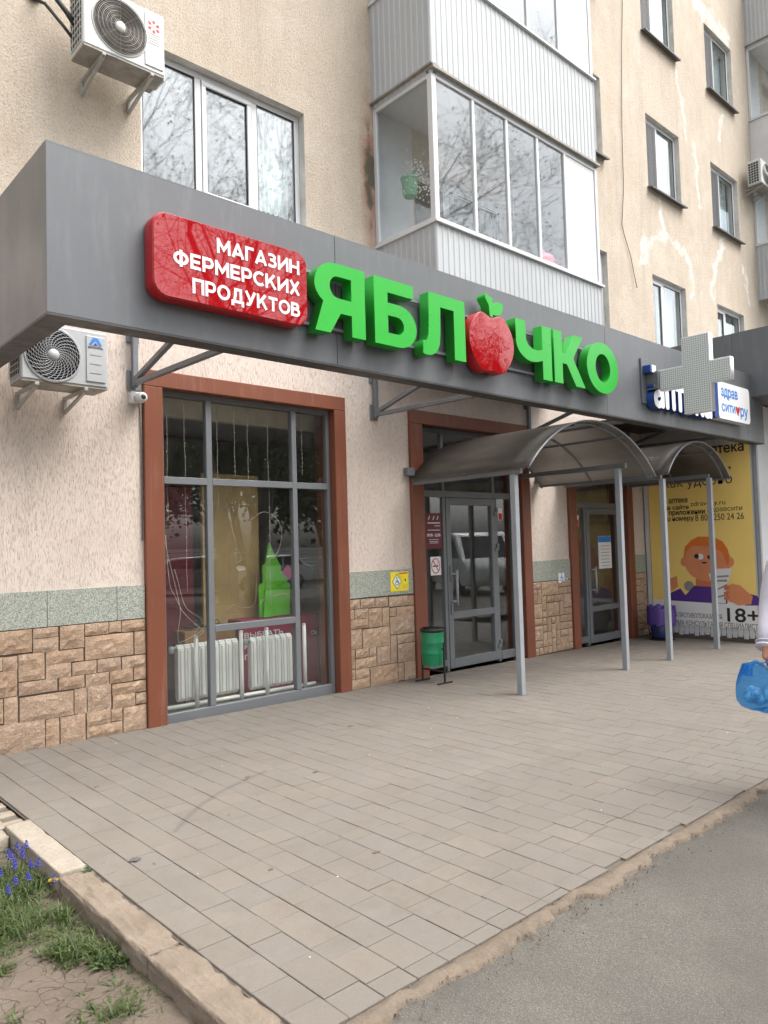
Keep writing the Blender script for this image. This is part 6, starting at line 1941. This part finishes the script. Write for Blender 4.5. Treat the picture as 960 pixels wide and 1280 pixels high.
for k in range(9):
    c = bc + camr * rr.uniform(-.07, .07) + camf * rr.uniform(-.03, .03) + Vector((0, 0, .575 + rr.uniform(0, .08))); s_ = rr.uniform(.03, .05)
    b.lathe([(0, -s_), (s_ * .8, -s_ * .6), (s_, 0), (s_ * .7, s_ * .7), (0, s_)], c, 'z', 9)
b.build('shopping', M['goods'], bg_, True)

pe.location += camr * .055
bg_.location += camr * .03

# ------------------------------------------------------------------ across the street (seen in the glass)
def tree(x, y, h, lab, seed, leaves, lean=0.0, lm='leaf', lsize=.10, deep=5, spread=.28):
    rr = random.Random(seed); t = thing('street_tree', lab, 'tree', (x, y, -.15), 'trees across the street')
    tr = MB(); tips = []
    def grow(p, d, L, r, depth):
        n_ = 3; pts = [p]; rs_ = [r]; q = p.copy(); dd = d.copy()
        for k in range(n_):
            dd = (dd + Vector((rr.gauss(0, .13), rr.gauss(0, .13), rr.gauss(.04, .08)))).normalized()
            q = q + dd * L / n_; pts.append(q.copy()); rs_.append(max(.006, r * (1 - .42 * (k + 1) / n_)))
        tr.tube(pts, rs_, 7 if depth < 2 else (5 if depth < 3 else 3), False)
        if depth >= deep: tips.append((q, dd)); return
        if depth >= 3: tips.append((pts[2], dd))
        m = 3 if depth < 4 else 2
        for k in range(m + (1 if rr.random() < .4 else 0)):
            a = rr.uniform(0, 6.28); sp = rr.uniform(.35, .85)
            s1 = dd.orthogonal().normalized(); s2 = dd.cross(s1)
            nd = (dd * math.cos(sp) + (s1 * math.cos(a) + s2 * math.sin(a)) * math.sin(sp)).normalized()
            b0 = pts[-1] if k < 2 else pts[rr.choice((1, 2))]
            grow(b0, nd, L * rr.uniform(.62, .8), rs_[-1] * rr.uniform(.62, .8), depth + 1)
    grow(Vector((x, y, -.2)), Vector((lean, 0, 1)).normalized(), h * .32, h * .018, 0)
    tr.build('trunk', M['trunk'], t, True)
    lf = MB()
    for k in range(leaves):
        q, dd = rr.choice(tips); c = q + Vector((rr.gauss(0, spread), rr.gauss(0, spread), rr.gauss(0, spread * .8)))
        d1 = Vector((rr.uniform(-1, 1), rr.uniform(-1, 1), rr.uniform(-1, .4))).normalized() * lsize * rr.uniform(.6, 1.3); w = d1.cross(Vector((rr.uniform(-1, 1), rr.uniform(-1, 1), 1))).normalized() * lsize * .42
        lf.add([c, c + d1 * .5 + w, c + d1, c + d1 * .5 - w], [(0, 1, 2, 3)])
    if leaves: lf.build('crown', M[lm], t)


tree(7.0, -15, 20, 'tall bare-branched tree across the street reflected in the upper window', 31, 5000, deep=7, lsize=.07)
tree(11.5, -16, 21, 'budding tall tree across the street at the right of the upper window reflection', 32, 9000, deep=7, lsize=.07)
tree(9.3, -14, 19, 'spreading bare tree between the two tall trees across the street', 37, 4000, deep=6, lsize=.07)
tree(3.5, -14, 15, 'slim bare tree across the street at the left of the reflections', 36, 500, deep=6)
tree(10.0, -13.5, 8.5, 'low leafy tree across the street reflected in the shop window top', 33, 6500, .05, 'leafdark', .16)
tree(17.8, -13.5, 11.0, 'tall leafy tree across the street reflected in the balcony glass', 35, 8000, 0, 'leafdark', .16)
for k, (tx, ty, th, lab) in enumerate(((6, -31, 11, 'leftmost dense tree behind the board fence'), (12.5, -30, 10, 'second dense tree from the left behind the board fence'),
                                       (19, -31, 12, 'middle dense tree behind the board fence'), (26, -30, 11, 'second dense tree from the right behind the board fence'),
                                       (33, -31, 12, 'rightmost dense tree behind the board fence'))):
    tree(tx, ty, th, lab, 50 + k, 5000, 0, 'leafdark', .42, spread=.75)
t = thing('board_fence', 'pale horizontal board fence across the street seen in reflections', 'fence', (12, -26, 0))
for k in range(9):
    for j in range(6):
        b = MB(); b.box(-4 + j * 7 + .02, 3 + j * 7 - .02, -26.03, -26, gz(-1 + j * 7) + .05 + k * .2, gz(-1 + j * 7) + .05 + k * .2 + .17); b.build('board', M['fence'], t)
for j in range(7):
    b = MB(); b.box(-4.05 + j * 7, -3.95 + j * 7, -25.99, -25.9, -.6, 1.9); b.build('post', M['steel'], t)

def car(x, y, rz, lab, mat, van=False):
    t = thing('parked_car' if not van else 'parked_van', lab, 'car' if not van else 'van', (0, 0, 0))
    L, W = (4.3, 1.75) if not van else (5.2, 2.0)
    if van:
        side = [(-2.6, .35), (-2.6, 1.0), (-2.5, 2.0), (-2.3, 2.15), (1.2, 2.2), (1.45, 2.1), (2.05, 1.25), (2.5, 1.1), (2.6, .9), (2.6, .35)]
        win = [[(1.1, 1.3), (1.85, 1.3), (1.35, 1.95), (1.1, 1.98)], [(-.2, 1.3), (1.0, 1.3), (1.0, 1.98), (-.2, 1.98)], [(-2.3, 1.3), (-.3, 1.3), (-.3, 1.98), (-2.3, 1.95)]]
    else:
        side = [(-2.1, .32), (-2.15, .75), (-2.05, .98), (-1.75, 1.05), (-1.35, 1.42), (-.9, 1.5), (.2, 1.48), (.55, 1.38), (1.05, 1.0), (1.85, .88), (2.1, .75), (2.15, .4), (2.1, .32)]
        win = [[(-1.55, 1.05), (-.55, 1.05), (-.55, 1.42), (-1.0, 1.42), (-1.3, 1.35)], [(-.45, 1.05), (.85, 1.03), (.4, 1.36), (-.45, 1.42)]]
    me = shape_mesh([side], (0, -W / 2, 0), (1, 0, 0), (0, 0, 1), W, .06, -W); o = obj('body', me, mat, t); parts = [o]
    for s_ in (-1, 1):
        for w_ in win:
            parts.append(obj('window', shape_mesh([w_], (0, s_ * (W / 2), 0), (1, 0, 0), (0, 0, 1), .02, 0, -.01), M['carglass'], t))
    b = MB(); fw = W / 2 - .18
    if van: b.add([(2.02, -fw, 1.3), (2.02, fw, 1.3), (1.5, fw * .95, 2.05), (1.5, -fw * .95, 2.05)], [(0, 1, 2, 3)])
    else:
        b.add([(1.02, -fw, 1.06), (1.02, fw, 1.06), (.6, fw * .9, 1.38), (.6, -fw * .9, 1.38)], [(0, 1, 2, 3)]); b.add([(-1.78, -fw, 1.1), (-1.78, fw, 1.1), (-1.42, fw * .9, 1.42), (-1.42, -fw * .9, 1.42)], [(0, 1, 2, 3)])
    parts.append(b.build('windscreen', M['carglass'], t))
    for s_ in (-1, 1):
        b = MB(); b.box(-L / 2 - .01, -L / 2 + .06, s_ * (W / 2 - .28) - .14, s_ * (W / 2 - .28) + .14, .72, .95); parts.append(b.build('tail_light', M['red'], t))
        b = MB(); b.box(L / 2 - .08, L / 2 + .01, s_ * (W / 2 - .3) - .16, s_ * (W / 2 - .3) + .16, .6, .78); parts.append(b.build('headlight', M['white_sign'], t))
    for wx in (-L * .3, L * .31):
        for s_ in (-1, 1):
            b = MB(); b.lathe([(.2, -.1), (.3, -.1), (.32, -.06), (.32, .06), (.3, .1), (.2, .1)], (wx, s_ * (W / 2 - .08), .32), 'y', 20); o = b.build('wheel', M['tyre'], t, True); parts.append(o)
            b = MB(); b.lathe([(0, -.09), (.2, -.105), (.2, .105), (0, .09)], (wx, s_ * (W / 2 - .08), .32), 'y', 16); b.build('rim', M['rim'], o, True)
    t.location = (x, y, gz(x) - .03); t.rotation_euler = (0, 0, rz)


car(11.0, -20.5, R_(205), 'silver hatchback parked across the street, reflected in the shop window', M['carsilver'])
car(15.5, -21.5, R_(182), 'white hatchback parked across the street beside the silver one', M['carwhite'])
car(18.0, -11.5, R_(118), 'white van parked across the street, reflected in the entrance door', M['carwhite'], True)
